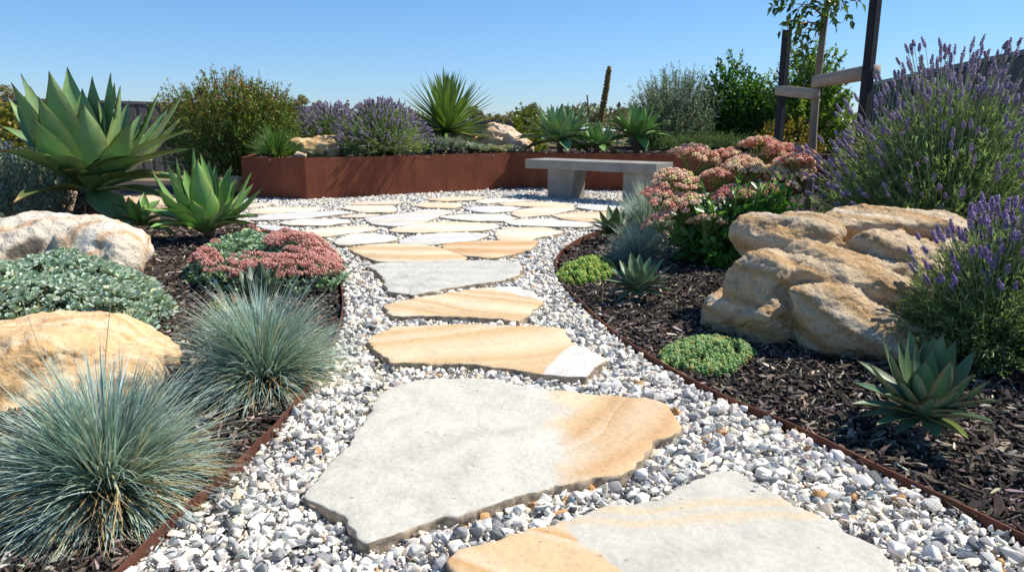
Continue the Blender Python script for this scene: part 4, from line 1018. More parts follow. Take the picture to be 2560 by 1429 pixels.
BL = [(.40, .52, .48), (.28, .39, .37), (.52, .63, .58), (.34, .43, .29), (.58, .51, .31), (.12, .19, .18)]; BP = [.29, .20, .18, .14, .10, .09]
p = G(272, 1215, .02); p[2] = 0.0
tussock("blue_fescue", "largest blue grass tussock, nearest the viewer at bottom left", "grass clump", p, 3200, .40, .055, M_BLUE, BL, BP, .0023, -12, 86, (.15, .95), 1, "blue fescue grass clumps", .16, 8)
p = G(662, 945, .02); p[2] = .0
tussock("blue_fescue", "second large blue grass tussock, in front of the pink flowering mat", "grass clump", p, 3300, .40, .055, M_BLUE, BL, BP, .0021, -14, 84, (.2, .95), 2, "blue fescue grass clumps", .14, 8)
p = base_on_bed(1598, 650)
tussock("blue_fescue", "small pale blue grass clump behind the small dark agave, right bed", "grass clump", p, 1700, .32, .05, M_BLUE, [(.46, .56, .52), (.36, .46, .43), (.54, .62, .57), (.42, .48, .34)], [.4, .3, .2, .1], .0023, -2, 86, (.2, .8), 3, "blue fescue grass clumps", .08)
p = base_on_bed(1612, 575)
tussock("blue_fescue", "farthest blue grass clump, in front of the right bench leg", "grass clump", p, 1200, .48, .05, M_BLUE, [(.42, .52, .46), (.33, .43, .38), (.50, .56, .48), (.48, .5, .32)], [.4, .3, .2, .1], .0028, 30, 88, (.1, .5), 4, "blue fescue grass clumps", .06)
p = np.array([*AT(692, 384, 10.0)[:2], PH - .03])
tussock("green_grass", "dark green grass tuft at the left end of the planter", "grass clump", p, 700, .48, .09, M_GRN, [(.10, .21, .05), (.14, .27, .07), (.06, .13, .04), (.2, .22, .07)], [.4, .3, .2, .1], .0045, 20, 86, (.1, .7), 5, None, .05)
# two dry seed stalks above the big tussock
M_STALK = leafmat("dry_stalk", .7, .1, .2, .1, 30)
for i, (a, b_) in enumerate((((205, 1130), (60, 765)), ((268, 1130), (278, 745)))):
    st = AT(*a, 2.05); en = AT(*b_, 2.25 - .1 * i); mb = MB(); mid = (st + en) / 2 + [-.01, 0, .02]
    one_tube(mb, catmull([st, mid, en], 6), np.linspace(.0022, .0009, 13), (.30, .30, .20), 5)
    o = mb.build("seed_stalk", M_STALK, None, True, st); tag(o, ["thin dry seed stalk leaning left over the banded boulder", "thin upright seed stalk in front of the banded boulder"][i], "grass stalk", "seed stalks of the blue grass")

# ------------------------------------------------------------------ leaves on twigs: shrubs
LEAF_T = np.array([(0, 0, 0), (-.5, .42, .12), (.5, .42, .12), (0, .45, 0), (0, 1, .0)]); LEAF_F = np.array([(0, 3, 1), (0, 2, 3), (1, 3, 4), (3, 2, 4)])
def leaves_at(mb, pos, dirs, L, wr, col, rng, fl=.5):
    """leaf template: Y along dirs"""
    n = len(pos); d = unit(dirs); up = unit(rng.normal(0, fl, (n, 3)) + [0, 0, 1]); x = unit(np.cross(d, up)); z = np.cross(x, d)
    R = np.stack([x, d, z], -1)
    scatter(mb, LEAF_T, LEAF_F, pos, R, np.c_[L * wr, L, L], col)
def shrub(name, label, cat, base, rad, hgt, ntw, nl, L, wr, cols, probs, mat, seed, group=None, stem=.02, shape=1.0, upness=.6, tl=.22, twigcol=(.16, .11, .07), lump=.25, zc=.5, extra=None):
    """bush: twigs start inside an uneven crown and carry leaves to its outer skin"""
    r = np.random.RandomState(seed); root = thing(name, label, cat, base, group); base = np.array(base)
    d = unit(r.normal(size=(ntw, 3)) * [1, 1, 1]); rr = r.uniform(0, 1, ntw) ** .33
    lum = 1 + lump * fbm(d * 2.2 + seed, 3, seed)
    rad = np.array(rad, float) * np.ones(2)
    P = np.c_[d[:, 0] * rad[0], d[:, 1] * rad[1], d[:, 2] * hgt * .5] * (rr * lum)[:, None]
    P[:, 2] += hgt * zc; P = P[P[:, 2] > .02]; nt_ = len(P)
    out = unit(np.c_[P[:, 0] / rad[0], P[:, 1] / rad[1], (P[:, 2] - hgt * zc * .7) / (hgt * .5)] + r.normal(0, .35, (nt_, 3)) + [0, 0, upness])
    T = 5; t = np.linspace(0, 1, T); tw = r.uniform(.6, 1.2, nt_) * tl
    A = P + base; C = A[:, None, :] + out[:, None, :] * (t[None, :, None] * tw[:, None, None]) + np.array([0, 0, 1.0]) * (.12 * tw[:, None, None] * t[None, :, None] ** 2)
    mb = MB(); tubes(mb, C, np.linspace(.0035, .0012, T)[None] * np.ones((nt_, 1)), np.tile(twigcol, (nt_, 1)), 3)
    # stems from the ground
    ns = 9; a = r.uniform(0, 2 * math.pi, ns); e = np.c_[np.cos(a) * rad[0] * .5, np.sin(a) * rad[1] * .5, np.full(ns, hgt * .6)] * r.uniform(.6, 1, (ns, 1))
    Cs = base + np.stack([np.zeros((ns, 3)) + np.c_[np.cos(a), np.sin(a), 0 * a] * .03, e * [.4, .4, .55], e], 1)
    tubes(mb, Cs, np.array([stem, stem * .7, stem * .3])[None] * np.ones((ns, 1)), np.tile(twigcol, (ns, 1)), 6)
    mb.build("stems", M_BARK2, root)
    k = nl; tt = r.uniform(.1, 1.05, (nt_, k)); pos = A[:, None, :] + out[:, None, :] * (tt * tw[:, None])[..., None] + np.array([0, 0, 1.0]) * (.12 * tw[:, None, None] * tt[..., None] ** 2)
    dirs = out[:, None, :] * .7 + r.normal(0, .65, (nt_, k, 3)); pos = pos.reshape(-1, 3); dirs = dirs.reshape(-1, 3); n = len(pos)
    col = mixcol(n, cols, probs, .16, r)
    if extra is not None:   # tips of another colour near the crown's top
        col = extra(pos - base, col, r)
    lm = MB(); leaves_at(lm, pos, dirs, L * r.uniform(.6, 1.2, n), wr, col, r); lm.build("foliage", mat, root)
    return root
M_BARK2 = leafmat("twig_bark", .9, 0, .2, .3, 60)
M_LEAF = leafmat("bush_leaf", .38, .30, .5, .15, 15, (1.3, 1.5, .45))
M_GREY = leafmat("grey_leaf", .6, .2, .25, .15, 15, (1.1, 1.2, .7))
def ground_at(px, Y): x = AT(px, 300, Y)[0]; return np.array([x, Y, float(ground_z(np.array(x), np.array(Y)))])
def hat(px, py, Y): return AT(px, py, Y)[2]
# bottlebrush like bush on the left behind the planter
Y = 11.6; b = ground_at(575, Y); top = hat(575, 212, Y) - b[2]
def redtips(P, c, r):
    m = (r.uniform(size=len(P)) < np.clip((P[:, 2] - .9) * .35, 0, .34)); c[m] = np.array([(.42, .13, .05)]) * r.normal(1, .2, (m.sum(), 1)); return np.clip(c, .003, .9)
shrub("bottlebrush_bush", "tall green bush with reddish new tips left of the planter", "bush", b, (S(150, Y), .85), top, 2600, 15, .055, .30, [(.15, .22, .045), (.22, .29, .065), (.09, .14, .035), (.3, .32, .08)], [.4, .25, .25, .1], M_LEAF, 3, lump=.22, tl=.2, extra=redtips)
Y = 11.4; b = ground_at(655, Y)
shrub("bottlebrush_bush", "narrower part green bush with reddish tips right behind the planter's grass tuft", "bush", b, (S(85, Y), .5), hat(660, 232, Y) - b[2], 1100, 14, .055, .30, [(.15, .22, .045), (.22, .29, .065), (.09, .14, .035), (.3, .32, .08)], [.4, .25, .25, .1], M_LEAF, 4, lump=.25, tl=.2, extra=redtips)
# olive like shrub
Y = 13.2; b = ground_at(1680, Y)
shrub("olive_shrub", "silvery green olive bush behind the planter between agave and dark bush", "bush", b, (S(100, Y), .6), hat(1680, 222, Y) - b[2], 2300, 17, .055, .24, [(.30, .36, .25), (.40, .46, .35), (.18, .24, .14)], [.45, .3, .25], M_GREY, 5, lump=.3, tl=.30, upness=1.0)
Y = 13.4; b = ground_at(1838, Y)
shrub("green_bush", "glossy dark green bush with a rounded peak, right of the olive bush", "bush", b, (S(82, Y), .6), hat(1838, 190, Y) - b[2], 1000, 14, .085, .48, [(.075, .17, .03), (.12, .24, .045), (.045, .10, .025)], [.4, .35, .25], M_LEAF, 6, lump=.25, tl=.2)
Y = 13.0; b = ground_at(1925, Y)
shrub("green_bush", "lower dark green bush filling the gap left of the shorter stake", "bush", b, (S(70, Y), .5), hat(1925, 246, Y) - b[2], 700, 14, .08, .48, [(.075, .17, .03), (.12, .24, .045), (.045, .10, .025)], [.4, .35, .25], M_LEAF, 7, lump=.25, tl=.2)
Y = 12.4; b = ground_at(2015, Y)
shrub("green_bush", "taller yellow green bush standing behind the staked tree", "bush", b, (S(85, Y), .6), hat(2010, 150, Y) - b[2], 1200, 14, .075, .48, [(.15, .25, .035), (.25, .36, .06), (.07, .13, .025)], [.4, .35, .25], M_LEAF, 8, lump=.35, tl=.22)
Y = 11.6; b = np.array([*AT(1965, 350, Y)[:2], -.03])
shrub("yellow_bush", "low golden orange leaved bush behind the shorter stake", "bush", b, (S(75, Y), .4), hat(1965, 318, Y) - b[2], 500, 14, .05, .45, [(.35, .24, .04), (.22, .22, .04), (.38, .16, .04)], [.4, .4, .2], M_LEAF, 9, lump=.25, tl=.14)
Y = 12.6; b = ground_at(1312, Y)
shrub("yellow_green_bush", "small yellow green bush between the pink boulder and the planter agave", "bush", b, (S(38, Y), .35), hat(1312, 292, Y) - b[2], 350, 14, .07, .45, [(.16, .20, .03), (.22, .25, .04), (.09, .12, .02)], [.4, .35, .25], M_LEAF, 10, tl=.16)
# left edge: silver shrub, yellowing shrub, dark shrub
p = base_on_bed(30, 600); 
shrub("silver_shrub", "silver green narrow leaved shrub at the left edge below the big agave", "bush", [-4.35, 6.35, mz(-4.35, 6.35)], (.50, .45), .62, 900, 22, .045, .16, [(.36, .46, .38), (.44, .54, .46), (.22, .31, .24)], [.45, .3, .25], M_GREY, 11, tl=.2, upness=.9)
shrub("yellow_leaved_shrub", "yellowing broad leaved shrub at the left edge before the fence", "bush", ground_at(-20, 11.5), (.75, .5), 1.25, 500, 12, .10, .6, [(.32, .28, .06), (.20, .22, .05), (.38, .25, .10), (.14, .17, .04)], [.3, .35, .15, .2], M_LEAF, 12, tl=.2)
# trailing rosemary along the planter edge
def trailing(name, label, cat, cpts, n, L, cols, mat, seed, lh=.03, z=PH - .03, wid=.25):
    r = np.random.RandomState(seed); P = np.array(cpts); root = thing(name, label, cat, [*P.mean(0)[:2], z])
    k = r.randint(0, len(P) - 1, n); t = r.uniform(0, 1, n)[:, None]; B = P[k] * (1 - t) + P[k + 1] * t; B = B + np.c_[r.normal(0, .05, n), r.uniform(-.02, wid, n), r.uniform(0, .04, n)]
    az = r.uniform(0, 2 * math.pi, n); az = np.where(r.uniform(size=n) < .45, -math.pi / 2 + r.normal(0, .8, n), az); el = np.radians(r.uniform(15, 75, n))
    C, sd = arcs(B, az, el, r.uniform(.5, 1.1, n) * L, r.uniform(.2, 1.0, n), 7, 1.2)
    mb = MB(); tubes(mb, C, np.full((n, 7), .0018), np.tile([.14, .15, .07], (n, 1)), 3); mb.build("stems", M_BARK2, root)
    m = 26; tt = r.uniform(.15, 1, (n, m)) * 6; i = np.minimum(tt.astype(int), 5); f = (tt - i)[..., None]; a = np.arange(n)[:, None]
    pos = C[a, i] * (1 - f) + C[a, i + 1] * f; dr = unit(C[a, i + 1] - C[a, i]) * .8 + r.normal(0, .7, (n, m, 3))
    lm = MB(); leaves_at(lm, pos.reshape(-1, 3), dr.reshape(-1, 3), lh * r.uniform(.7, 1.2, n * m), .16, mixcol(n * m, cols, [1] * len(cols), .15, r), r); lm.build("foliage", mat, root); return root
trailing("rosemary_shrub", "low spreading green rosemary spilling over the planter edge behind the bench", "rosemary", [AT(1640, 378, 11.15), AT(1720, 372, 11.4), AT(1800, 372, 11.3), AT(1880, 374, 11.1)], 750, .27, [(.18, .28, .10), (.24, .35, .13), (.11, .18, .07)], M_GREY, 3, .03, PH - .03, .6)
trailing("blue_chalk_plant", "pale silver foliage spilling at the planter rim under the yucca", "ground cover", [AT(1088, 378, 11.0), AT(1120, 376, 11.1), AT(1150, 376, 11.2)], 260, .22, [(.40, .46, .38), (.5, .55, .48), (.28, .34, .24)], M_GREY, 5, .035, PH - .03, .15)

# small rosettes in the planter
def rosettes(name, label, cat, pts, Ls, cols, seed, n=16, wr=.42, mat=None, group=None):
    r = np.random.RandomState(seed); root = thing(name, label, cat, [*np.mean(pts, 0)[:2], PH - .04], group)
    for p, L in zip(pts, Ls):
        p = np.array(p); mb = MB(); i = np.arange(n); el = np.radians(8 + 70 * (i / n)); az = i * 2.4 + r.uniform(0, 6)
        d = np.c_[np.cos(el) * np.cos(az), np.cos(el) * np.sin(az), np.sin(el)]
        leaves_at(mb, np.tile(p, (n, 1)) + d * L * .08, d, L * (1.05 - .4 * i / n), wr, mixcol(n, cols, [1] * len(cols), .1, r), r, .15)
        mb.build("rosette", mat or M_AG, root)
    return root
r = np.random.RandomState(9)
def rim(x0, x1, k, Y, sp=.12, pyb=382): return [np.array([*AT(x, pyb, Y + r.uniform(0, sp * 3))[:2], PH - .02 + r.uniform(0, .05)]) for x in np.linspace(x0, x1, k)]
rosettes("echeveria_patch", "grey green rosette succulents at the planter rim below the lavender", "succulents", rim(780, 895, 18, 10.1), r.uniform(.06, .10, 18), [(.26, .33, .27), (.33, .38, .32), (.35, .27, .22)], 1)
rosettes("orange_stonecrop", "orange brown tight succulents against the ochre boulder in the planter", "succulents", rim(768, 850, 26, 10.3, .1), r.uniform(.04, .06, 26), [(.50, .27, .14), (.42, .22, .10), (.45, .36, .22)], 2, 14, .6)
rosettes("aeonium_patch", "pale grey white rosettes at the planter rim left of the pink boulder", "succulents", rim(1160, 1215, 12, 11.1), r.uniform(.14, .20, 12), [(.42, .47, .40), (.32, .38, .30)], 3, 18, .3)
rosettes("cream_succulent", "cream and yellow green succulents at the planter rim before the pink boulder", "succulents", rim(1225, 1285, 18, 11.2), r.uniform(.10, .16, 18), [(.55, .52, .33), (.42, .45, .22), (.6, .55, .42)], 4, 18, .35)
#PART4
# ------------------------------------------------------------------ lavender
M_LAV = leafmat("lavender_leaf", .6, .25, .25, .15, 20, (1.15, 1.25, .6))
M_FLO = leafmat("lavender_flower", .6, .3, .2, .25, 90, (1.2, 1.0, 1.3))
def spike_mesh(name, r, L, R, cols, whorls=8, tuft=True):
    """one flower head: whorls of small buds round a stalk, from the origin up along +Z"""
    mb = MB(); v1, f1 = ICO[1]; one_tube(mb, [(0, 0, -.1 * L), (0, 0, L)], [.0012, .001], (.16, .18, .13), 4)
    pos = []; sc_ = []; col = []
    for w in range(whorls):
        f = w / (whorls - 1); k = 7; rad = R * (.55 + .55 * math.sin(math.pi * min(1, f * .9 + .15))) * (1 - .35 * f)
        for j in range(k):
            a = j * 2 * math.pi / k + w * .5 + r.uniform(-.2, .2)
            pos.append((math.cos(a) * rad, math.sin(a) * rad, L * (.03 + .92 * f) + r.uniform(-.03, .03) * L)); s_ = R * r.uniform(.38, .6)
            sc_.append((s_, s_, s_ * r.uniform(1.4, 2.1))); col.append(cols[r.randint(len(cols))])
    if tuft:
        for j in range(9):
            a = r.uniform(0, 6.28); rad = R * r.uniform(.5, 1.5); pos.append((math.cos(a) * rad, math.sin(a) * rad, L * r.uniform(.2, 1.08))); s_ = R * r.uniform(.3, .5); sc_.append((s_ * .6, s_ * .6, s_ * 1.8)); col.append(cols[-1])
    pos = np.array(pos); n = len(pos)
    v0 = np.array([(0, 0, 1), (1, 0, 0), (0, 1, 0), (-1, 0, 0), (0, -1, 0), (0, 0, -1)], float); f0 = np.array([(0, 1, 2), (0, 2, 3), (0, 3, 4), (0, 4, 1), (5, 2, 1), (5, 3, 2), (5, 4, 3), (5, 1, 4)])
    D = unit(np.c_[pos[:, :2] * 1.2 / R * .6, np.ones(n)]); 
    scatter(mb, v0, f0, pos, frame(D), np.array(sc_), np.clip(np.array(col) * r.normal(1, .15, (n, 1)), .01, .9)); return mb
LAV = [(.38, .32, .41), (.46, .39, .52), (.31, .28, .30), (.54, .43, .66)]
LAV_DULL = [(.34, .29, .36), (.42, .36, .46), (.27, .25, .27), (.48, .40, .56)]
LAV_BRIGHT = [(.35, .26, .44), (.43, .33, .54), (.28, .22, .28), (.54, .42, .70)]
LEAFC = {1: 1.35, 2: 1.2, 3: 1.35, 4: 1.35}
def lavender(label, base, R, H, nst, nsp, spL, spR, cols, seed, leafL=.035, parts=100, fol=260, lo=12, leafn=34, yellow=.1, fcut=.78, wr=.13, slo=None):
    r = np.random.RandomState(seed); base = np.array(base, float); root = thing("lavender_bush", label, "lavender", base, "lavender bushes")
    # foliage shoots
    def shoots(n, scale, e0, e1, droop=.5):
        az = r.uniform(0, 2 * math.pi, n); u = r.uniform(0, 1, n); el = np.radians(e0 + (e1 - e0) * u)
        se, ce = np.sin(el), np.cos(el)
        reach = 1 / np.sqrt((ce / R) ** 2 + (se / H) ** 2) * scale * r.uniform(.55, 1.0, n) ** .5
        B = base + np.c_[np.cos(az), np.sin(az), 0 * az] * (.12 * R * r.uniform(0, 1, n))[:, None]
        C, sd = arcs(B, az, np.minimum(el + .25, 1.57), reach, r.uniform(.15, .55, n), 8, 1.0, r.normal(0, .15, n)); return C
    C = shoots(fol, fcut, lo, 88); n = len(C)
    sm = MB(); tubes(sm, C, np.linspace(.0035, .0012, 8)[None] * np.ones((n, 1)), np.tile([.15, .15, .08], (n, 1)), 3)
    m = leafn; tt = (.25 + .75 * r.uniform(0, 1, (n, m)) ** .7) * 6.999; i = np.minimum(tt.astype(int), 6); f = (tt - i)[..., None]; a = np.arange(n)[:, None]
    pos = C[a, i] * (1 - f) + C[a, i + 1] * f; pos = pos + r.normal(0, .012, pos.shape); dr = unit(C[a, i + 1] - C[a, i]) * 1.1 + r.normal(0, .45, (n, m, 3))
    lc = LEAFC.get(seed, 1.0) * mixcol(n * m, [(.23, .32, .15), (.31, .40, .23), (.14, .20, .08), (.30, .38, .10)], [.35, .3, .25, yellow], .15, r)
    lm = MB(); leaves_at(lm, pos.reshape(-1, 3), dr.reshape(-1, 3), leafL * r.uniform(.6, 1.3, n * m), wr, lc, r); lm.build("foliage", M_LAV, root)
    # flower stalks
    C = shoots(nst, 1.0, lo + 8 if slo is None else slo, 90); tubes(sm, C, np.full((nst, 8), .0018), mixcol(nst, [(.36, .42, .26), (.44, .46, .33)], [.5, .5], .1, r), 3)
    sm.build("stems", M_LAV, root)
    E = C[:, -1]; D = unit(C[:, -1] - C[:, -2] + [0, 0, .02])
    o_ = np.argsort(np.linalg.norm(E - [0, 0, CAMH], axis=1) - .5 * E[:, 2])
    vis = o_[:min(parts, nst)]; rest = o_[min(parts, nst):]
    if nsp: vis, rest = vis[:parts], rest
    temps = [spike_mesh("flower_spike", r, spL * q, spR, cols, 7 if parts else 5) for q in (1.0, .8, 1.2, .65)]
    tm = [t.mesh("flower_spike", M_FLO) for t in temps] if parts else []
    for j, k in enumerate(vis if parts else []):
        o = bpy.data.objects.new("flower_spike", tm[j % 4]); sc.collection.objects.link(o); o.parent = root
        o.location = Vector(E[k] - base); o.rotation_euler = Vector(D[k] + r.normal(0, .12, 3)).to_track_quat('Z', 'Y').to_euler(); s_ = r.uniform(.8, 1.15); o.scale = (s_, s_, s_)
    if not parts: rest = o_
    if len(rest):
        fm = MB()
        for q in range(4):
            idx = rest[q::4]; tv = np.concatenate(temps[q].v); tq = np.concatenate(temps[q].q); tt_ = np.concatenate(temps[q].t); tc = np.concatenate(temps[q].c)
            Rm = frame(D[idx] + r.normal(0, .12, (len(idx), 3)), r.uniform(0, 6, len(idx))); k = len(tv)
            V = np.einsum('nij,kj->nki', Rm, tv) + E[idx][:, None, :]; of = (np.arange(len(idx)) * k)[:, None, None]
            fm.add(V.reshape(-1, 3), q=(tq[None] + of).reshape(-1, 4), t=(tt_[None] + of).reshape(-1, 3), c=np.tile(tc, (len(idx), 1)))
        x = fm.build("flower_spikes", M_FLO, root); x['kind'] = 'stuff'
    return root
b = np.array([2.80, 4.80, mz(2.80, 4.80)])
lavender("tall lavender hedge plant rising behind the golden boulder, at the right edge", b, .98, 1.46, 620, 1, .056, .0075, LAV, 1, .05, 100, 1500, 4, 42, fcut=.84, slo=26, wr=.11)
b = np.array([1.96, 2.92, mz(1.96, 2.92)])
lavender("foreground lavender with bright violet flowers between boulder and blue green agave", b, .44, .66, 165, 1, .044, .0066, LAV_BRIGHT, 2, .034, 100, 620, 4, 42, fcut=.88, slo=46, wr=.12)
b = np.array([*AT(958, 385, 10.42)[:2], PH - .04])
lavender("rounded lavender in the planter casting its shadow on the steel", b, S(118, 11), S(130, 11), 560, 1, .06, .009, LAV_DULL, 3, .05, 100, 1000, 4, 34, fcut=.9)
b = np.array([*AT(835, 385, 11.9)[:2], PH - .04])
lavender("paler lavender at the back of the planter above the ochre boulder", b, S(116, 11.9), S(118, 11.9), 420, 1, .06, .009, LAV_DULL, 4, .05, 100, 500, 8, 30, fcut=.80)
b = np.array([-5.6, 8.2, -.03])
lavender("small lavender at the left edge behind the big agave", b, .45, .8, 60, 1, .05, .01, LAV_DULL, 5, .05, 60, 200, 8, 26)

# ------------------------------------------------------------------ tall stonecrop with pink heads
M_SED = leafmat("sedum_leaf", .36, .25, .5, .1, 15, (1.2, 1.45, .5))
M_HEAD = leafmat("sedum_flower", .7, .15, .2, .25, 120, (1.2, 1.0, .9))
def head_mesh(r, R, cols):
    """one domed flower head: florets gathered in small knobs on a flat dome"""
    mb = MB(); v1, f1 = ICO[1]; P = []; c = []; sz = []; m = 34
    for i in range(m):
        ph = i * 2.39996 + r.uniform(-.2, .2); rr = math.sqrt((i + .5) / m) * r.uniform(.9, 1.06); S0 = np.array([rr * math.cos(ph), rr * math.sin(ph), .52 * (1 - rr * rr) + r.normal(0, .03)]) * R
        kr = R * r.uniform(.15, .21); cc = np.array(cols[0] if r.uniform() < .6 - .25 * (rr > .8) else cols[r.randint(1, 3)]) * r.normal(1, .07)
        for k in range(17):
            a = k * 2.39996; z = 1 - k / 16 * .95; q = math.sqrt(max(0, 1 - z * z)); d = np.array([q * math.cos(a), q * math.sin(a), z]) + unit(S0 + 1e-6) * .3
            P.append(S0 + d * kr * r.uniform(.85, 1.08)); c.append(cc * r.normal(1, .07)); sz.append(R * r.uniform(.045, .068))
    P = np.array(P); n = len(P); scatter(mb, v1, f1, P, rotmats(n, r), np.array(sz), np.clip(np.array(c), .01, .9))
    # branchlets
    k = 22; a = r.uniform(0, 6.28, k); q = np.sqrt(r.uniform(.05, .9, k)); E = np.c_[q * np.cos(a) * R, q * np.sin(a) * R, .30 * R * (1 - q)]; B = np.tile([0, 0, -R * .95], (k, 1))
    C = np.stack([B, B * .5 + E * [.35, .35, .2], E], 1); tubes(mb, C, np.full((k, 3), R * .025), np.tile([.22, .30, .08], (k, 1)), 4)
    return mb
sb = base_on_bed(1806, 655); sb[1] += .0
sed = thing("stonecrop_plant", "tall fleshy stonecrop with domed dusty pink flower heads beside the boulder", "stonecrop", sb)
HEADS = [(1740,395,1,66),(1690,450,0,60),(1660,497,0,60),(1642,548,0,40),(1705,510,0,58),(1830,490,0,58),(1912,478,0,50),(1765,555,0,48),(1905,370,1,60),(1815,392,1,50),(1860,418,0,56),(1990,388,1,46),(1985,415,0,62),(2000,440,0,40),(1970,375,1,40),(1880,405,1,44),(1955,455,0,44),(1665,470,1,40),(1925,392,1,46),(1945,432,0,44),(1790,440,0,46)]
r = np.random.RandomState(31)
HC = [((.78, .40, .30), (.78, .58, .36), (.84, .52, .38)), ((.82, .52, .36), (.72, .66, .32), (.84, .64, .44)), ((.72, .33, .25), (.68, .50, .30), (.78, .44, .33))]
hm = [head_mesh(r, .1, HC[i % 3]).mesh("flower_head", M_HEAD) for i in range(6)]
stm = MB(); lm = MB(); lp = []; ld = []; ll = []
def add_stem(E, top=True, n0=0):
    B = sb + np.array([r.normal(0, .10), r.normal(0, .10), -.02]); M_ = B * .55 + E * .45 + np.array([(E[0] - B[0]) * .12, (E[1] - B[1]) * .12, -.02]); C = catmull([B, M_, E], 8)
    one_tube(stm, C, np.linspace(.007, .0045, len(C)), (.20, .30, .09), 6); L = len(C)
    for k in range(24):
        f = .12 + .84 * (k + r.uniform(0, .8)) / 24; i = int(f * (L - 1)); a = k * 2.3 + r.uniform(-.3, .3); t = unit(C[min(i + 1, L - 1)] - C[i])
        s_ = unit(np.cross(t, [math.cos(a), math.sin(a), .1])); lp.append(C[i]); ld.append(s_ * .9 + t * r.uniform(.3, .8)); ll.append((.105 if f < .8 else .065) * r.uniform(.75, 1.15))
for j, (px, py, back, w) in enumerate(HEADS):
    Y = sb[1] + (.30 if back else -.22 + .35 * (1 - (py - 390) / 170)) ; E = AT(px, py + 8, Y); Rr = S(w, Y)
    o = bpy.data.objects.new("flower_head", hm[j % 6]); sc.collection.objects.link(o); o.parent = sed; o.location = Vector(E - sb)
    out = unit(E - sb - [0, 0, .1]); o.rotation_euler = (out[1] * -.35 + r.normal(0, .06), out[0] * .45 + r.normal(0, .06), r.uniform(0, 6)); s_ = Rr / .1 * .92; o.scale = (s_, s_, s_ * .9)
    add_stem(E - out * Rr * .8)
for j in range(84):   # leafy shoots without heads, low and round the sides
    a = r.uniform(0, 6.28); q = r.uniform(.55, 1); add_stem(sb + np.array([math.cos(a) * .50 * q + .05, math.sin(a) * .40 * q, r.uniform(.18, .66)]))
stm.build("stems", M_SED, sed)
# obovate leaves with a little more shape
OB_T = np.array([(0, 0, 0), (-.2, .3, .03), (0, .32, 0), (.2, .3, .03), (-.42, .66, .10), (0, .68, .02), (.42, .66, .10), (-.28, .92, .07), (0, 1, .03), (.28, .92, .07)]); OB_F = np.array([(0, 2, 1), (0, 3, 2), (1, 2, 5), (1, 5, 4), (2, 3, 6), (2, 6, 5), (4, 5, 8), (4, 8, 7), (5, 6, 9), (5, 9, 8)])
def oblong(mb, pos, dirs, L, wr, col, rng, fl=.5):
    n = len(pos); d = unit(dirs); up = unit(rng.normal(0, fl, (n, 3)) + [0, 0, 1]); x = unit(np.cross(d, up)); z = np.cross(x, d)
    scatter(mb, OB_T, OB_F, pos, np.stack([x, d, z], -1), np.c_[L * wr, L, L], col)
n = len(lp); oblong(lm, np.array(lp), np.array(ld), np.array(ll), .62, mixcol(n, [(.11, .27, .05), (.15, .34, .08), (.07, .18, .04)], [.45, .3, .25], .12, r), r, .35); lm.build("foliage", M_SED, sed)

# ------------------------------------------------------------------ mats of succulents
M_MAT = leafmat("succulent_leaf", .5, .12, .35, .12, 40, (1.15, 1.3, .6))
def mat_poly(pts, z=.02): return np.array([G(x, y, z)[:2] for x, y in pts])
def mat_points(poly, n, r, edge=.05):
    mn, mx = poly.min(0), poly.max(0); P = np.c_[r.uniform(mn[0], mx[0], n * 4), r.uniform(mn[1], mx[1], n * 4)]; P = P[inpoly(P, poly)][:n]; d = polydist(P, poly); return P, d
# grey green round leaved mat between the two left boulders
r = np.random.RandomState(41)
poly = catmull(mat_poly([(-420,800),(-300,700),(-60,672),(120,660),(260,672),(345,690),(390,730),(425,775),(425,815),(390,850),(330,870),(250,850),(100,835),(0,845),(-200,880)]), 6, True)
P, dd = mat_points(poly, 1700, r); hz = .02 + .15 * np.clip(dd / .28, 0, 1) ** .7 + .04 * fbm(np.c_[P * 4, 0 * dd], 2, 1)
cb = P.mean(0); ct = thing("cotyledon_mat", "grey green mat of round fleshy leaves between the two left boulders", "succulents", (cb[0], cb[1], 0))
lm = MB(); st = MB(); pos = []; dr = []; LL = []
for (x, y), h in zip(P, hz):
    c = np.array([x, y, h]); az0 = r.uniform(0, 6.28); lean = np.array([r.normal(0, .25), r.normal(0, .25), 1.0])
    for k in range(9):
        el = math.radians([12, 12, 20, 32, 42, 52, 66, 74, 80][k] + r.normal(0, 6)); az = az0 + k * 2.39996; d = np.array([math.cos(el) * math.cos(az), math.cos(el) * math.sin(az), math.sin(el)]) + lean * .18 - [0, 0, .18]
        pos.append(c + d * .006); dr.append(d); LL.append((.040 - .0022 * k) * r.uniform(.75, 1.15))
for (x, y), h in zip(P, hz):   # lower leaves hide the stalks
    if h < .05: continue
    az0 = r.uniform(0, 6.28)
    for k in range(6):
        el = math.radians(-18 + 9 * k + r.normal(0, 8)); az = az0 + k * 2.4; d = np.array([math.cos(el) * math.cos(az), math.cos(el) * math.sin(az), math.sin(el)]); pos.append(np.array([x, y, h * (.38 + .1 * (k % 3))]) + d * .01); dr.append(d); LL.append(.038 * r.uniform(.7, 1.15))
n = len(pos)
COT_T = OB_T * [1, 1, 1]; 
oblong(lm, np.array(pos), np.array(dr), np.array(LL), 1.02, mixcol(n, [(.38, .49, .38), (.48, .58, .48), (.28, .38, .27), (.58, .58, .34)], [.42, .3, .2, .06], .1, r), r, .3); lm.build("foliage", M_MAT, ct)
m = len(P); C = np.stack([np.c_[P, np.zeros(m)], np.c_[P, hz * .5] + r.normal(0, .01, (m, 3)), np.c_[P, hz]], 1); tubes(st, C, np.full((m, 3), .004), np.tile([.22, .22, .12], (m, 1)), 4); st.build("stems", M_MAT, ct)
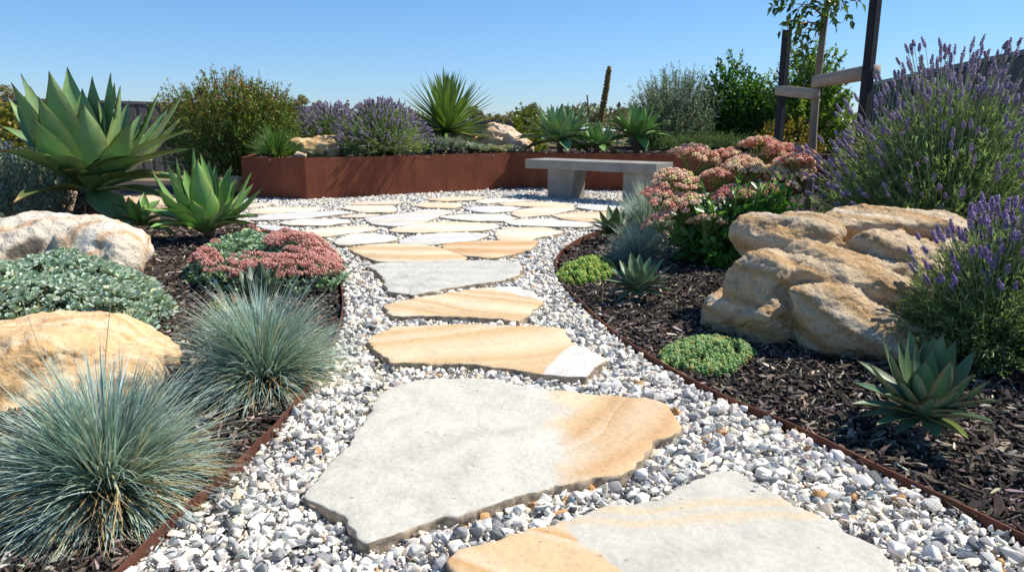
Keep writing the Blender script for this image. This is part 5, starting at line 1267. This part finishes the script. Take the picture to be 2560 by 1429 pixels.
# pink flowering mat
r = np.random.RandomState(43)
poly = catmull(mat_poly([(462,690),(500,650),(560,628),(660,615),(760,612),(830,640),(862,680),(866,706),(810,722),(700,728),(600,728),(500,722)], .03), 6, True)
P, dd = mat_points(poly, 1000, r); hz = .04 + .14 * np.clip(dd / .22, 0, 1) ** .6 + .055 * fbm(np.c_[P * 5, 0 * dd], 3, 1) * np.clip(dd / .1, 0, 1); cb = P.mean(0)
pk = thing("pink_stonecrop_mat", "low grey green mat topped with dusty pink flower clusters beside the left edging", "stonecrop", (cb[0], cb[1], 0))
lm = MB(); pos = []; dr = []; LL = []
for (x, y), h in zip(P, hz):
    c = np.array([x, y, h]); az0 = r.uniform(0, 6.28)
    for k in range(10):
        el = math.radians(8 + 8 * k + r.normal(0, 8)); az = az0 + k * 2.4; d = np.array([math.cos(el) * math.cos(az), math.cos(el) * math.sin(az), math.sin(el)]); pos.append(c - [0, 0, .022] + d * .004 + [0, 0, -.004 * k]); dr.append(d); LL.append(.040 * r.uniform(.7, 1.15))
n = len(pos); oblong(lm, np.array(pos), np.array(dr), np.array(LL), .62, mixcol(n, [(.30, .42, .30), (.38, .50, .38), (.22, .38, .12), (.2, .28, .18)], [.35, .25, .25, .15], .1, r), r, .3); lm.build("foliage", M_MAT, pk)
pkm = (fbm(np.c_[P * 4.6 + 3, 0 * dd], 3, 8) > -.05 - .5 * np.clip((P[:, 0] - P[:, 0].mean()) / .5, -1, 1)) & (dd > .03) & ((P[:, 0] > P[:, 0].min() + .12)); hp = P[pkm]; hh = hz[pkm]; v1, f1 = ICO[1]
v0 = np.array([(0, 0, 1), (1, 0, 0), (0, 1, 0), (-1, 0, 0), (0, -1, 0), (0, 0, -1)], float); f0 = np.array([(0, 1, 2), (0, 2, 3), (0, 3, 4), (0, 4, 1), (5, 2, 1), (5, 3, 2), (5, 4, 3), (5, 1, 4)])
tm = []
for q in range(6):
    mb = MB(); k = 34; a = r.uniform(0, 6.28, k); s_ = np.sqrt(r.uniform(0, 1, k)); pp = np.c_[s_ * np.cos(a) * .030, s_ * np.sin(a) * .030, .016 * (1 - s_ ** 2) + r.normal(0, .004, k)]
    c = mixcol(k, [(.64, .28, .24), (.72, .42, .37), (.50, .20, .18), (.68, .52, .42)], [.4, .3, .2, .1], .12, r); D = unit(pp * [1, 1, .6] + [0, 0, .04]); sz = r.uniform(.0035, .0055, k)
    scatter(mb, v0, f0, pp, frame(D), np.c_[sz * .8, sz * .8, sz * 2.0], c); one_tube(mb, [(0, 0, -.04), (0, 0, .0)], [.0015, .0015], (.25, .3, .14), 4); tm.append(mb)
tme = [t.mesh("flower_cluster", M_HEAD) for t in tm]
order = np.argsort(hp[:, 1]); nearest = order[:100]; rest = order[100:]
for j, k in enumerate(nearest):
    o = bpy.data.objects.new("flower_cluster", tme[j % 6]); sc.collection.objects.link(o); o.parent = pk; o.location = (hp[k, 0] - cb[0], hp[k, 1] - cb[1], hh[k] + .02); o.rotation_euler = (r.normal(0, .2), r.normal(0, .2), r.uniform(0, 6)); s_ = r.uniform(.85, 1.3); o.scale = (s_, s_, s_)
fm = MB()
for q in range(6):
    idx = rest[q::6]; 
    if not len(idx): continue
    tv = np.concatenate(tm[q].v); tq = np.concatenate(tm[q].q); tt_ = np.concatenate(tm[q].t); tc = np.concatenate(tm[q].c); Rm = rotmats(len(idx), r, .2); k = len(tv)
    V = np.einsum('nij,kj->nki', Rm, tv) * 1.1 + np.c_[hp[idx], hh[idx] + .02][:, None, :]; of = (np.arange(len(idx)) * k)[:, None, None]
    fm.add(V.reshape(-1, 3), q=(tq[None] + of).reshape(-1, 4), t=(tt_[None] + of).reshape(-1, 3), c=np.tile(tc, (len(idx), 1)))
x = fm.build("flower_clusters", M_HEAD, pk); x['kind'] = 'stuff'
# green jelly bean mats
def beads(label, pts, n, seed, cols, probs, hgt=.05, size=.011, z=.02):
    r = np.random.RandomState(seed); poly = catmull(mat_poly(pts, z), 6, True); poly = poly + .022 * np.c_[fbm(np.c_[poly * 14, 0 * poly[:, 0]], 2, 3), fbm(np.c_[poly * 14, 0 * poly[:, 0] + 7], 2, 4)]; P, dd = mat_points(poly, n, r); hz = .012 + hgt * np.clip(dd / .16, 0, 1) ** .7 + .022 * fbm(np.c_[P * 11, 0 * dd], 3, 1) * np.clip(dd / .05, 0, 1); cb = P.mean(0)
    g0 = mz(*cb); root = thing("sedum_mat", label, "stonecrop", (cb[0], cb[1], g0)); mb = MB(); pos = []; D = []; S_ = []; C = []
    cc = mixcol(len(P), cols, probs, .1, r)
    g = fbm(np.c_[P * 6, 0 * dd], 2, 7); cc = np.where((g < (-.28 if seed != 52 else -2))[:, None] & (r.uniform(size=len(P)) < .8)[:, None], np.array([(.38, .22, .07)]) * r.normal(1, .2, (len(P), 1)), cc)
    for (x, y), h, c_ in zip(P, hz, cc):
        b0 = np.array([x, y, g0 + h])
        for k in range(13):
            el = math.radians(10 + 6 * k); az = k * 2.4 + x * 99; d = np.array([math.cos(el) * math.cos(az), math.cos(el) * math.sin(az), math.sin(el)]); pos.append(b0 + d * size * .75 - [0, 0, .0015 * (12 - k)]); D.append(d); S_.append(size * r.uniform(.45, .62)); C.append(c_ * r.uniform(.85, 1.15))
    v1 = np.array([(0, 0, 1), (.8, 0, .35), (0, .8, .35), (-.8, 0, .35), (0, -.8, .35), (.6, 0, -.5), (0, .6, -.5), (-.6, 0, -.5), (0, -.6, -.5)]) ; f1 = [(0, 1, 2), (0, 2, 3), (0, 3, 4), (0, 4, 1)] + sum([[(1 + i, 5 + i, 5 + (i + 1) % 4), (1 + i, 5 + (i + 1) % 4, 1 + (i + 1) % 4)] for i in range(4)], [])
    S_ = np.array(S_); scatter(mb, v1, np.array(f1), np.array(pos), frame(np.array(D)), np.c_[S_ * .8, S_ * .8, S_ * 1.5], np.clip(np.array(C), .01, .9)); mb.build("foliage", M_MAT, root)
    if n < 100: return root
    m = len(P); st = MB(); Cc = np.stack([np.c_[P, np.full(m, g0 - .01)], np.c_[P, g0 + hz]], 1); tubes(st, Cc, np.full((m, 2), .003), np.tile([.2, .22, .08], (m, 1)), 3); st.build("stems", M_MAT, root)
    return root
beads("bright green bead leaved stonecrop mat with orange tips before the golden boulder", [(1655,880),(1700,850),(1790,838),(1870,852),(1893,880),(1850,905),(1780,925),(1720,920),(1670,905)], 620, 51, [(.23, .39, .13), (.32, .46, .18), (.17, .29, .09), (.48, .42, .12)], [.4, .3, .2, .1], .045, .012)
beads("small yellow green stonecrop mat touching the edging, left of the small agave", [(1395,690),(1410,668),(1470,655),(1530,662),(1535,680),(1480,698),(1420,704)], 420, 52, [(.24, .40, .08), (.36, .48, .09), (.16, .29, .06), (.5, .46, .10)], [.4, .3, .2, .1], .075, .014)
rp = G(560, 775, .02); 
beads("few tiny green stonecrop sprigs in the mulch behind the second blue grass", [(520,770),(540,755),(590,752),(600,770),(560,785)], 40, 53, [(.22, .30, .08), (.3, .33, .1)], [.5, .5], .02, .012)

# ------------------------------------------------------------------ staked young tree
M_STAKE = stdmat("stained_timber", (.009, .008, .011), .75, .6, .004, 60, .4)
M_TBARK = stdmat("young_bark", (.24, .18, .13), .9, .7, .006, 50, .35)
def strapmat():
    m, nt, b = newmat("jute_webbing"); tc = nd(nt, "ShaderNodeTexCoord"); mp = nd(nt, "ShaderNodeMapping"); mp.inputs["Scale"].default_value = (4, 4, 60); nt.links.new(tc.outputs["Object"], mp.inputs[0])
    nz = nd(nt, "ShaderNodeTexNoise", i_Scale=2.0, i_Detail=4.0); nt.links.new(mp.outputs[0], nz.inputs["Vector"]); r_ = ramp(nt, [(.3, (.30, .24, .19)), (.6, (.42, .35, .28))]); nt.links.new(nz.outputs[0], r_.inputs[0]); nt.links.new(r_.outputs[0], b.inputs["Base Color"]); b.inputs["Roughness"].default_value = .9
    bump(nt, b, nz.outputs[0], .5, .003); return m
M_STRAP = strapmat()
def stake(label, pxt, pyt, pxb, pyb, Y, w):
    t = AT(pxt, pyt, Y); q = AT(pxb, pyb, Y); d = t - q; k = (t[2] + .05) / d[2] if d[2] else 1; bt = t - d * k
    root_z = bt[2]; mb = MB(); bm = bmesh.new(); bmesh.ops.create_cube(bm, size=1); L = np.linalg.norm(t - bt)
    for v in bm.verts:
        s_ = 1 if v.co.z > 0 else 1; v.co = (v.co.x * w, v.co.y * w, (v.co.z + .5) * L)
    bmesh.ops.bevel(bm, geom=[e for e in bm.edges], offset=.004, segments=2, affect='EDGES'); bmesh.ops.triangulate(bm, faces=bm.faces)
    R = np.array(Vector((t - bt)).to_track_quat('Z', 'Y').to_matrix()) @ np.array(Matrix.Rotation(.5, 3, 'Z'))
    mb.add(np.array([v.co[:] for v in bm.verts]) @ R.T + bt, t=[[v.index for v in f.verts] for f in bm.faces]); bm.free()
    o = mb.build("tree_stake", M_STAKE, None, False, bt); tag(o, label, "stake", "timber stakes beside the young tree"); return t, bt
ty = 5.9
s1t, s1b = stake("shorter dark timber stake left of the young tree", 1968, 76, 1946, 345, 6.2, .056)
s2t, s2b = stake("taller dark timber stake right of the young tree, rising out of the picture", 2196, -60, 2172, 165, 5.3, .060)
tk = [AT(2028, 420, ty), AT(2035, 300, ty), AT(2046, 180, ty), AT(2058, 80, ty), AT(2068, 0, ty), AT(2072, -110, ty), AT(2078, -260, ty)]
tb = np.array([AT(2022, 470, ty)[0], ty, -.03])
tree = thing("young_tree", "slender young tree tied between two dark stakes, crown out of the picture", "tree", tb)
mb = MB(); tc_ = catmull([tb] + tk, 5); one_tube(mb, tc_, np.linspace(.034, .016, len(tc_)) * (1 + .12 * fbm(tc_ * 7, 2, 3)), (1, 1, 1), 10); mb.build("trunk", M_TBARK, tree)
r = np.random.RandomState(71); brs = MB(); lpos = []; ldir = []
BR = [((2062, 45), (1990, 10), 5.7, 1), ((2058, 75), (2000, 60), 5.6, .8), ((2066, 20), (1960, -20), 5.6, 1), ((2062, 40), (2105, -10), 5.8, .8), ((2068, 0), (2010, -60), 5.5, 1), ((2055, 100), (2032, 75), 5.8, .6), ((2062, 38), (2088, 28), 5.8, .4), ((2056, 70), (2050, 30), 5.6, .4), ((2070, -60), (2140, -120), 5.8, .5), ((2070, -80), (1980, -130), 5.7, .5)]
for (a, b_, Y2, dn_) in BR:
    A = AT(*a, ty); B = AT(*b_, Y2); C = catmull([A, (A + B) / 2 + [0, 0, .03], B], 6); one_tube(brs, C, np.linspace(.008, .003, len(C)), (.3, .2, .14), 5)
    for k in range(int(7 * dn_)):
        f = r.uniform(.35, 1); P0 = C[int(f * (len(C) - 1))]; D = unit(unit(B - A) * .5 + r.normal(0, .6, 3) + [0, 0, -.25]); L2 = r.uniform(.08, .2); Q = np.array([P0 + D * L2 * t + np.array([0, 0, -.06 * t * t]) for t in np.linspace(0, 1, 5)])
        one_tube(brs, Q, np.linspace(.0025, .0012, 5), (.22, .2, .1), 4)
        for j in range(9): lpos.append(Q[r.randint(1, 5)] + r.normal(0, .006, 3)); ldir.append(D * .4 + r.normal(0, .6, 3) + [0, 0, -.6])
brs.build("branches", M_BARK2, tree); lm = MB(); n = len(lpos); leaves_at(lm, np.array(lpos), np.array(ldir), r.uniform(.05, .085, n), .42, mixcol(n, [(.08, .14, .035), (.13, .20, .06), (.05, .09, .02)], [.4, .3, .3], .15, r), r, .8); lm.build("crown", M_LEAF, tree)
def strap(label, A, B, h, wrapA=.045, wrapB=.03):
    """webbing loop: a flat band round stake and trunk"""
    d = unit((B - A) * [1, 1, 0]); n = np.cross([0, 0, 1.0], d); path = []
    for k in range(9): a = math.pi / 2 + math.pi * k / 8; path.append(A + (d * math.cos(a) + n * math.sin(a)) * wrapA)
    for k in range(9): a = -math.pi / 2 + math.pi * k / 8; path.append(B + (d * math.cos(a) + n * math.sin(a)) * wrapB)
    path.append(path[0]); path = np.array(path); V = []
    for sgn in (-.5, .5):
        V.append(path + [0, 0, sgn * h])
    V = np.stack(V, 1).reshape(-1, 3); mb = MB(); mb.add(V, q=grid_faces(1, len(path), 2)); o = mb.build("tree_tie", M_STRAP, None, True, (A + B) / 2)
    s_ = o.modifiers.new("thick", 'SOLIDIFY'); s_.thickness = .003; tag(o, label, "tree tie", "webbing tree ties"); return o
strap("upper tan webbing tie from the trunk up to the taller stake", AT(2180, 180, 5.33), AT(2042, 205, ty), S(29, 5.6), .052, .036)
strap("lower tan webbing tie from the trunk to the shorter stake", AT(1955, 226, 6.22), AT(2036, 236, ty), S(24, 6.1), .050, .036)

# ------------------------------------------------------------------ metal fences
M_FENCE = stdmat("fence_steel", (.075, .068, .070), .5, .1, .002, 60, .12)
M_CAP = stdmat("fence_cap", (.10, .095, .098), .4, .1, .002, 60, .1)
def fence(label, A, B, h, bay=2.35, zt=None):
    """ribbed sheet panels between posts under a capping rail; A, B: (x, y, ztop)"""
    A = np.array(A, float); B = np.array(B, float); root = thing("metal_fence", label, "fence", (A[0], A[1], A[2] - h), "ribbed metal fences"); v = B - A; Lh = np.hypot(v[0], v[1]); d = v / Lh; dh = np.array([v[0], v[1], 0]) / Lh; n = np.array([-dh[1], dh[0], 0]); nb = max(1, int(round(Lh / bay)))
    for i in range(nb):
        s0 = Lh * i / nb + .03; s1 = Lh * (i + 1) / nb - .03
        # trapezoid ribs
        pr = []; s = s0
        while s < s1: pr += [(s, 0), (s + .13, 0), (s + .15, .018), (s + .19, .018)]; s += .21
        pr = [p for p in pr if p[0] <= s1] + [(s1, 0)]
        pts = np.array([A + d * p[0] + n * (p[1] - .009) for p in pr]); V = np.stack([pts - [0, 0, h], pts - [0, 0, .03]], 1).reshape(-1, 3)
        mb = MB(); mb.add(V, q=grid_faces(1, len(pts), 2)); o = mb.build("fence_panel", M_FENCE, root, False); so_ = o.modifiers.new("t", 'SOLIDIFY'); so_.thickness = .002
    for i in range(nb + 1):
        c = A + d * Lh * i / nb; mb = MB(); box(mb, (c[0], c[1], c[2] - h / 2 + .015), .06, .055, h + .03, dh, bev=.004); mb.build("fence_post", M_CAP, root, False)
    mb = MB(); q = []
    for s in (0, Lh):
        c = A + d * s
        for a, z in ((-.028, -.045), (-.028, .012), (.028, .012), (.028, -.045)): q.append(c + n * a + [0, 0, z])
    mb.add(np.array(q), q=[(0, 1, 5, 4), (1, 2, 6, 5), (2, 3, 7, 6), (3, 0, 4, 7), (0, 3, 2, 1), (4, 5, 6, 7)]); mb.build("top_rail", M_CAP, root, False); return root
fence("dark ribbed metal fence climbing out of the picture at the right edge", AT(2700, 98, 7.0), AT(2180, 208, 13.6), 1.8)
fence("dark grey ribbed metal fence behind the big agave on the left", AT(-160, 241, 14.0), AT(812, 268, 18.5), 1.8)
fence("lower distant dark fence seen between the yucca and the pink boulder", AT(905, 300, 24), AT(1310, 304, 25), 1.6)

# dried flower spike and thin stake in the planter
fb = np.array([*AT(1500, 380, 12.4)[:2], PH - .04]); M_DRY2 = leafmat("dried_flower", .8, .1, .2, .3, 50)
fs = thing("agave_flower_spike", "tall brown dried agave flower spike standing against the sky", "flower spike", fb); ft = AT(1523, 172, 12.4); C = catmull([fb, AT(1503, 300, 12.4), AT(1515, 225, 12.4), ft], 10)
mb = MB(); one_tube(mb, C, np.linspace(.035, .018, len(C)), (.24, .17, .07), 8); mb.build("stalk", M_DRY2, fs)
r = np.random.RandomState(3); n = 2600; f = r.uniform(.30, 1, n); i = np.minimum((f * (len(C) - 1)).astype(int), len(C) - 2); base_ = C[i] + (C[i + 1] - C[i]) * r.uniform(0, 1, (n, 1)); ring_ = (base_[:, 2] / .055).round() * .055; base_[:, 2] = np.where(r.uniform(size=n) < .7, ring_ + r.normal(0, .008, n), base_[:, 2])
a = r.uniform(0, 6.28, n); D = np.c_[np.cos(a), np.sin(a), r.uniform(-.1, .5, n)]; rad = np.interp(f, [.3, .5, .95, 1], [.035, .05, .035, .015]); pos = base_ + D * rad[:, None] * .8
v0 = np.array([(0, 0, 1), (1, 0, 0), (0, 1, 0), (-1, 0, 0), (0, -1, 0), (0, 0, -1)], float); mb = MB(); sz = r.uniform(.008, .014, n)
scatter(mb, v0, f0, pos, frame(D), np.c_[sz * .7, sz * .7, sz * 1.6], mixcol(n, [(.30, .20, .07), (.22, .14, .05), (.36, .27, .12)], [.4, .3, .3], .15, r)); mb.build("seed_pods", M_DRY2, fs)
sk = np.array([*AT(1478, 380, 12.0)[:2], PH - .04]); mb = MB(); one_tube(mb, [sk, AT(1474, 320, 12.0), AT(1468, 238, 12.0)], [.014, .013, .011], (.10, .08, .07), 6); o = mb.build("garden_stick", M_DRY2, None, True, sk); tag(o, "thin bare grey stick beside the dried flower spike", "stick")

# ------------------------------------------------------------------ far trees, far roof
M_FAR = leafmat("far_leaf", .6, .15, .3, .2, 2, (1.2, 1.3, .6)); 
def gum(label, px, pyt, wpx, Y, seed, dark=1.0, name="gum_tree", low=.74):
    r = np.random.RandomState(seed); g0 = -2.6 + (-.035 if Y < 60 else 0); x = AT(px, 300, Y)[0]; base = np.array([x, Y, g0]); H = AT(px, pyt, Y)[2] - g0; W = S(wpx, Y) / 2
    root = thing(name, label, "tree", base, "trees beyond the fences"); tk_ = MB(); lm = MB(); nc = 16; cl = []
    for k in range(nc):
        u = r.uniform(low, 1); q = W * (1 - .6 * max(0, (u - .8) / .2) ** 2); c = np.array([r.uniform(-1, 1) * q * .85, r.uniform(-1, 1) * W * .8, H * u - H * .07]); rad = r.uniform(.24, .42) * W; cl.append((c, rad)); one_tube(tk_, catmull([(0, 0, H * .2 * r.uniform(.5, 1.3)), c * [.4, .4, .6], c], 3) + base, np.linspace(.14, .03, 7) * H / 7, (.32, .26, .20), 5)
    one_tube(tk_, np.array([(0, 0, 0), (.1, 0, H * .3), (0, 0, H * .7)]) + base, np.array([.26, .2, .08]) * H / 7, (.32, .26, .20), 7); tk_.build("trunk", M_BARK2, root)
    P = []
    for c, rad in cl: d = unit(r.normal(size=(300, 3))); P.append(c + d * (rad * r.uniform(.5, 1.08, (300, 1))) * [1, 1, .62])
    P = np.concatenate(P) + base; n = len(P); leaves_at(lm, P, r.normal(size=(n, 3)), W * .13 * r.uniform(.6, 1.3, n), .55, mixcol(n, [(.26, .25, .12), (.34, .31, .16), (.17, .17, .08), (.32, .22, .13)], [.4, .25, .25, .1], .2, r) * dark, r, 1.5); lm.build("crown", M_FAR, root)
for a in [("gum tree with a rusty green crown above the fence at the far left", 22, 204, 80, 45, 1, 1.1), ("rounded olive gum tree above the fence right of the bottlebrush bush", 752, 226, 62, 50, 2, 1.0), ("smaller gum crown touching the rounded gum on its right", 795, 240, 36, 50, 3, 1.0), ("gum tree top behind the yucca's right side", 1182, 258, 60, 55, 4, .9), ("low dull green tree right of the yucca", 1245, 273, 60, 60, 5, .9), ("dark gum tree above the small yellow green bush", 1325, 254, 60, 55, 6, .75), ("small distant tree left of the dark gum", 1292, 270, 30, 60, 7, .8), ("distant tree between the thin stick and the flower spike", 1487, 263, 50, 80, 8, 1.0), ("distant tree directly right of the flower spike", 1545, 261, 50, 80, 9, 1.0), ("low distant tree left of the thin stick", 1440, 272, 40, 80, 10, .9), ("distant small tree tuft poking above the planter lavender", 868, 237, 22, 60, 11, 1.0), ("faint low tree above the planter lavender, left of the yucca", 925, 252, 60, 60, 12, 1.0)]: gum(*a)
# low woodland on the horizon: reads as one mass
r = np.random.RandomState(90); wm = MB(); n = 26000; x = r.uniform(-90, 110, n); yb_ = r.uniform(95, 125, n); hh_ = 4.2 + 1.6 * fbm(np.c_[x * .12, 0 * x, 0 * x], 3, 2) ; z = -2.8 + hh_ * r.uniform(0, 1, n) ** .7 + .6 * fbm(np.c_[x * .5, yb_ * .3, 0 * x], 2, 4)
leaves_at(wm, np.c_[x, yb_, z], r.normal(size=(n, 3)), r.uniform(.5, 1.1, n), .6, mixcol(n, [(.20, .21, .11), (.27, .27, .15), (.13, .14, .075)], [.4, .3, .3], .2, r), r, 1.5)
tag(wm.build("woodland", M_FAR), "distant line of low gum woodland along the horizon", "woodland", None, 'stuff')
# house far off
hx = AT(1428, 303, 45); M_ROOF = stdmat("pale_roof", (.45, .45, .44), .5, .1, .01, 5, .05); M_WALL = stdmat("pale_wall", (.12, .11, .10), .8, .1, .01, 5, .08)
hs = thing("house", "distant house with a long pale metal roof behind the planter agaves", "house", (hx[0] + 1.5, 46, -2.6)); mb = MB(); box(mb, (hx[0] + 1.5, 46, -1.25), 1.5, 3, 2.3, (1, 0, 0)); mb.build("wall", M_WALL, hs, False)
mb = MB(); q = np.array([(-.95, -1.8, .3), (.95, -1.8, .3), (.95, 0, .5), (-.95, 0, .5), (-.95, 1.8, .3), (.95, 1.8, .3)]) + [hx[0] + 1.5, 46, .08]; mb.add(q, q=[(0, 1, 2, 3), (3, 2, 5, 4)]); mb.add(q[[0, 3, 4]], t=[(0, 1, 2)]); mb.add(q[[1, 2, 5]], t=[(0, 1, 2)]); ro = mb.build("roof", M_ROOF, hs, False); so_ = ro.modifiers.new("t", 'SOLIDIFY'); so_.thickness = .12
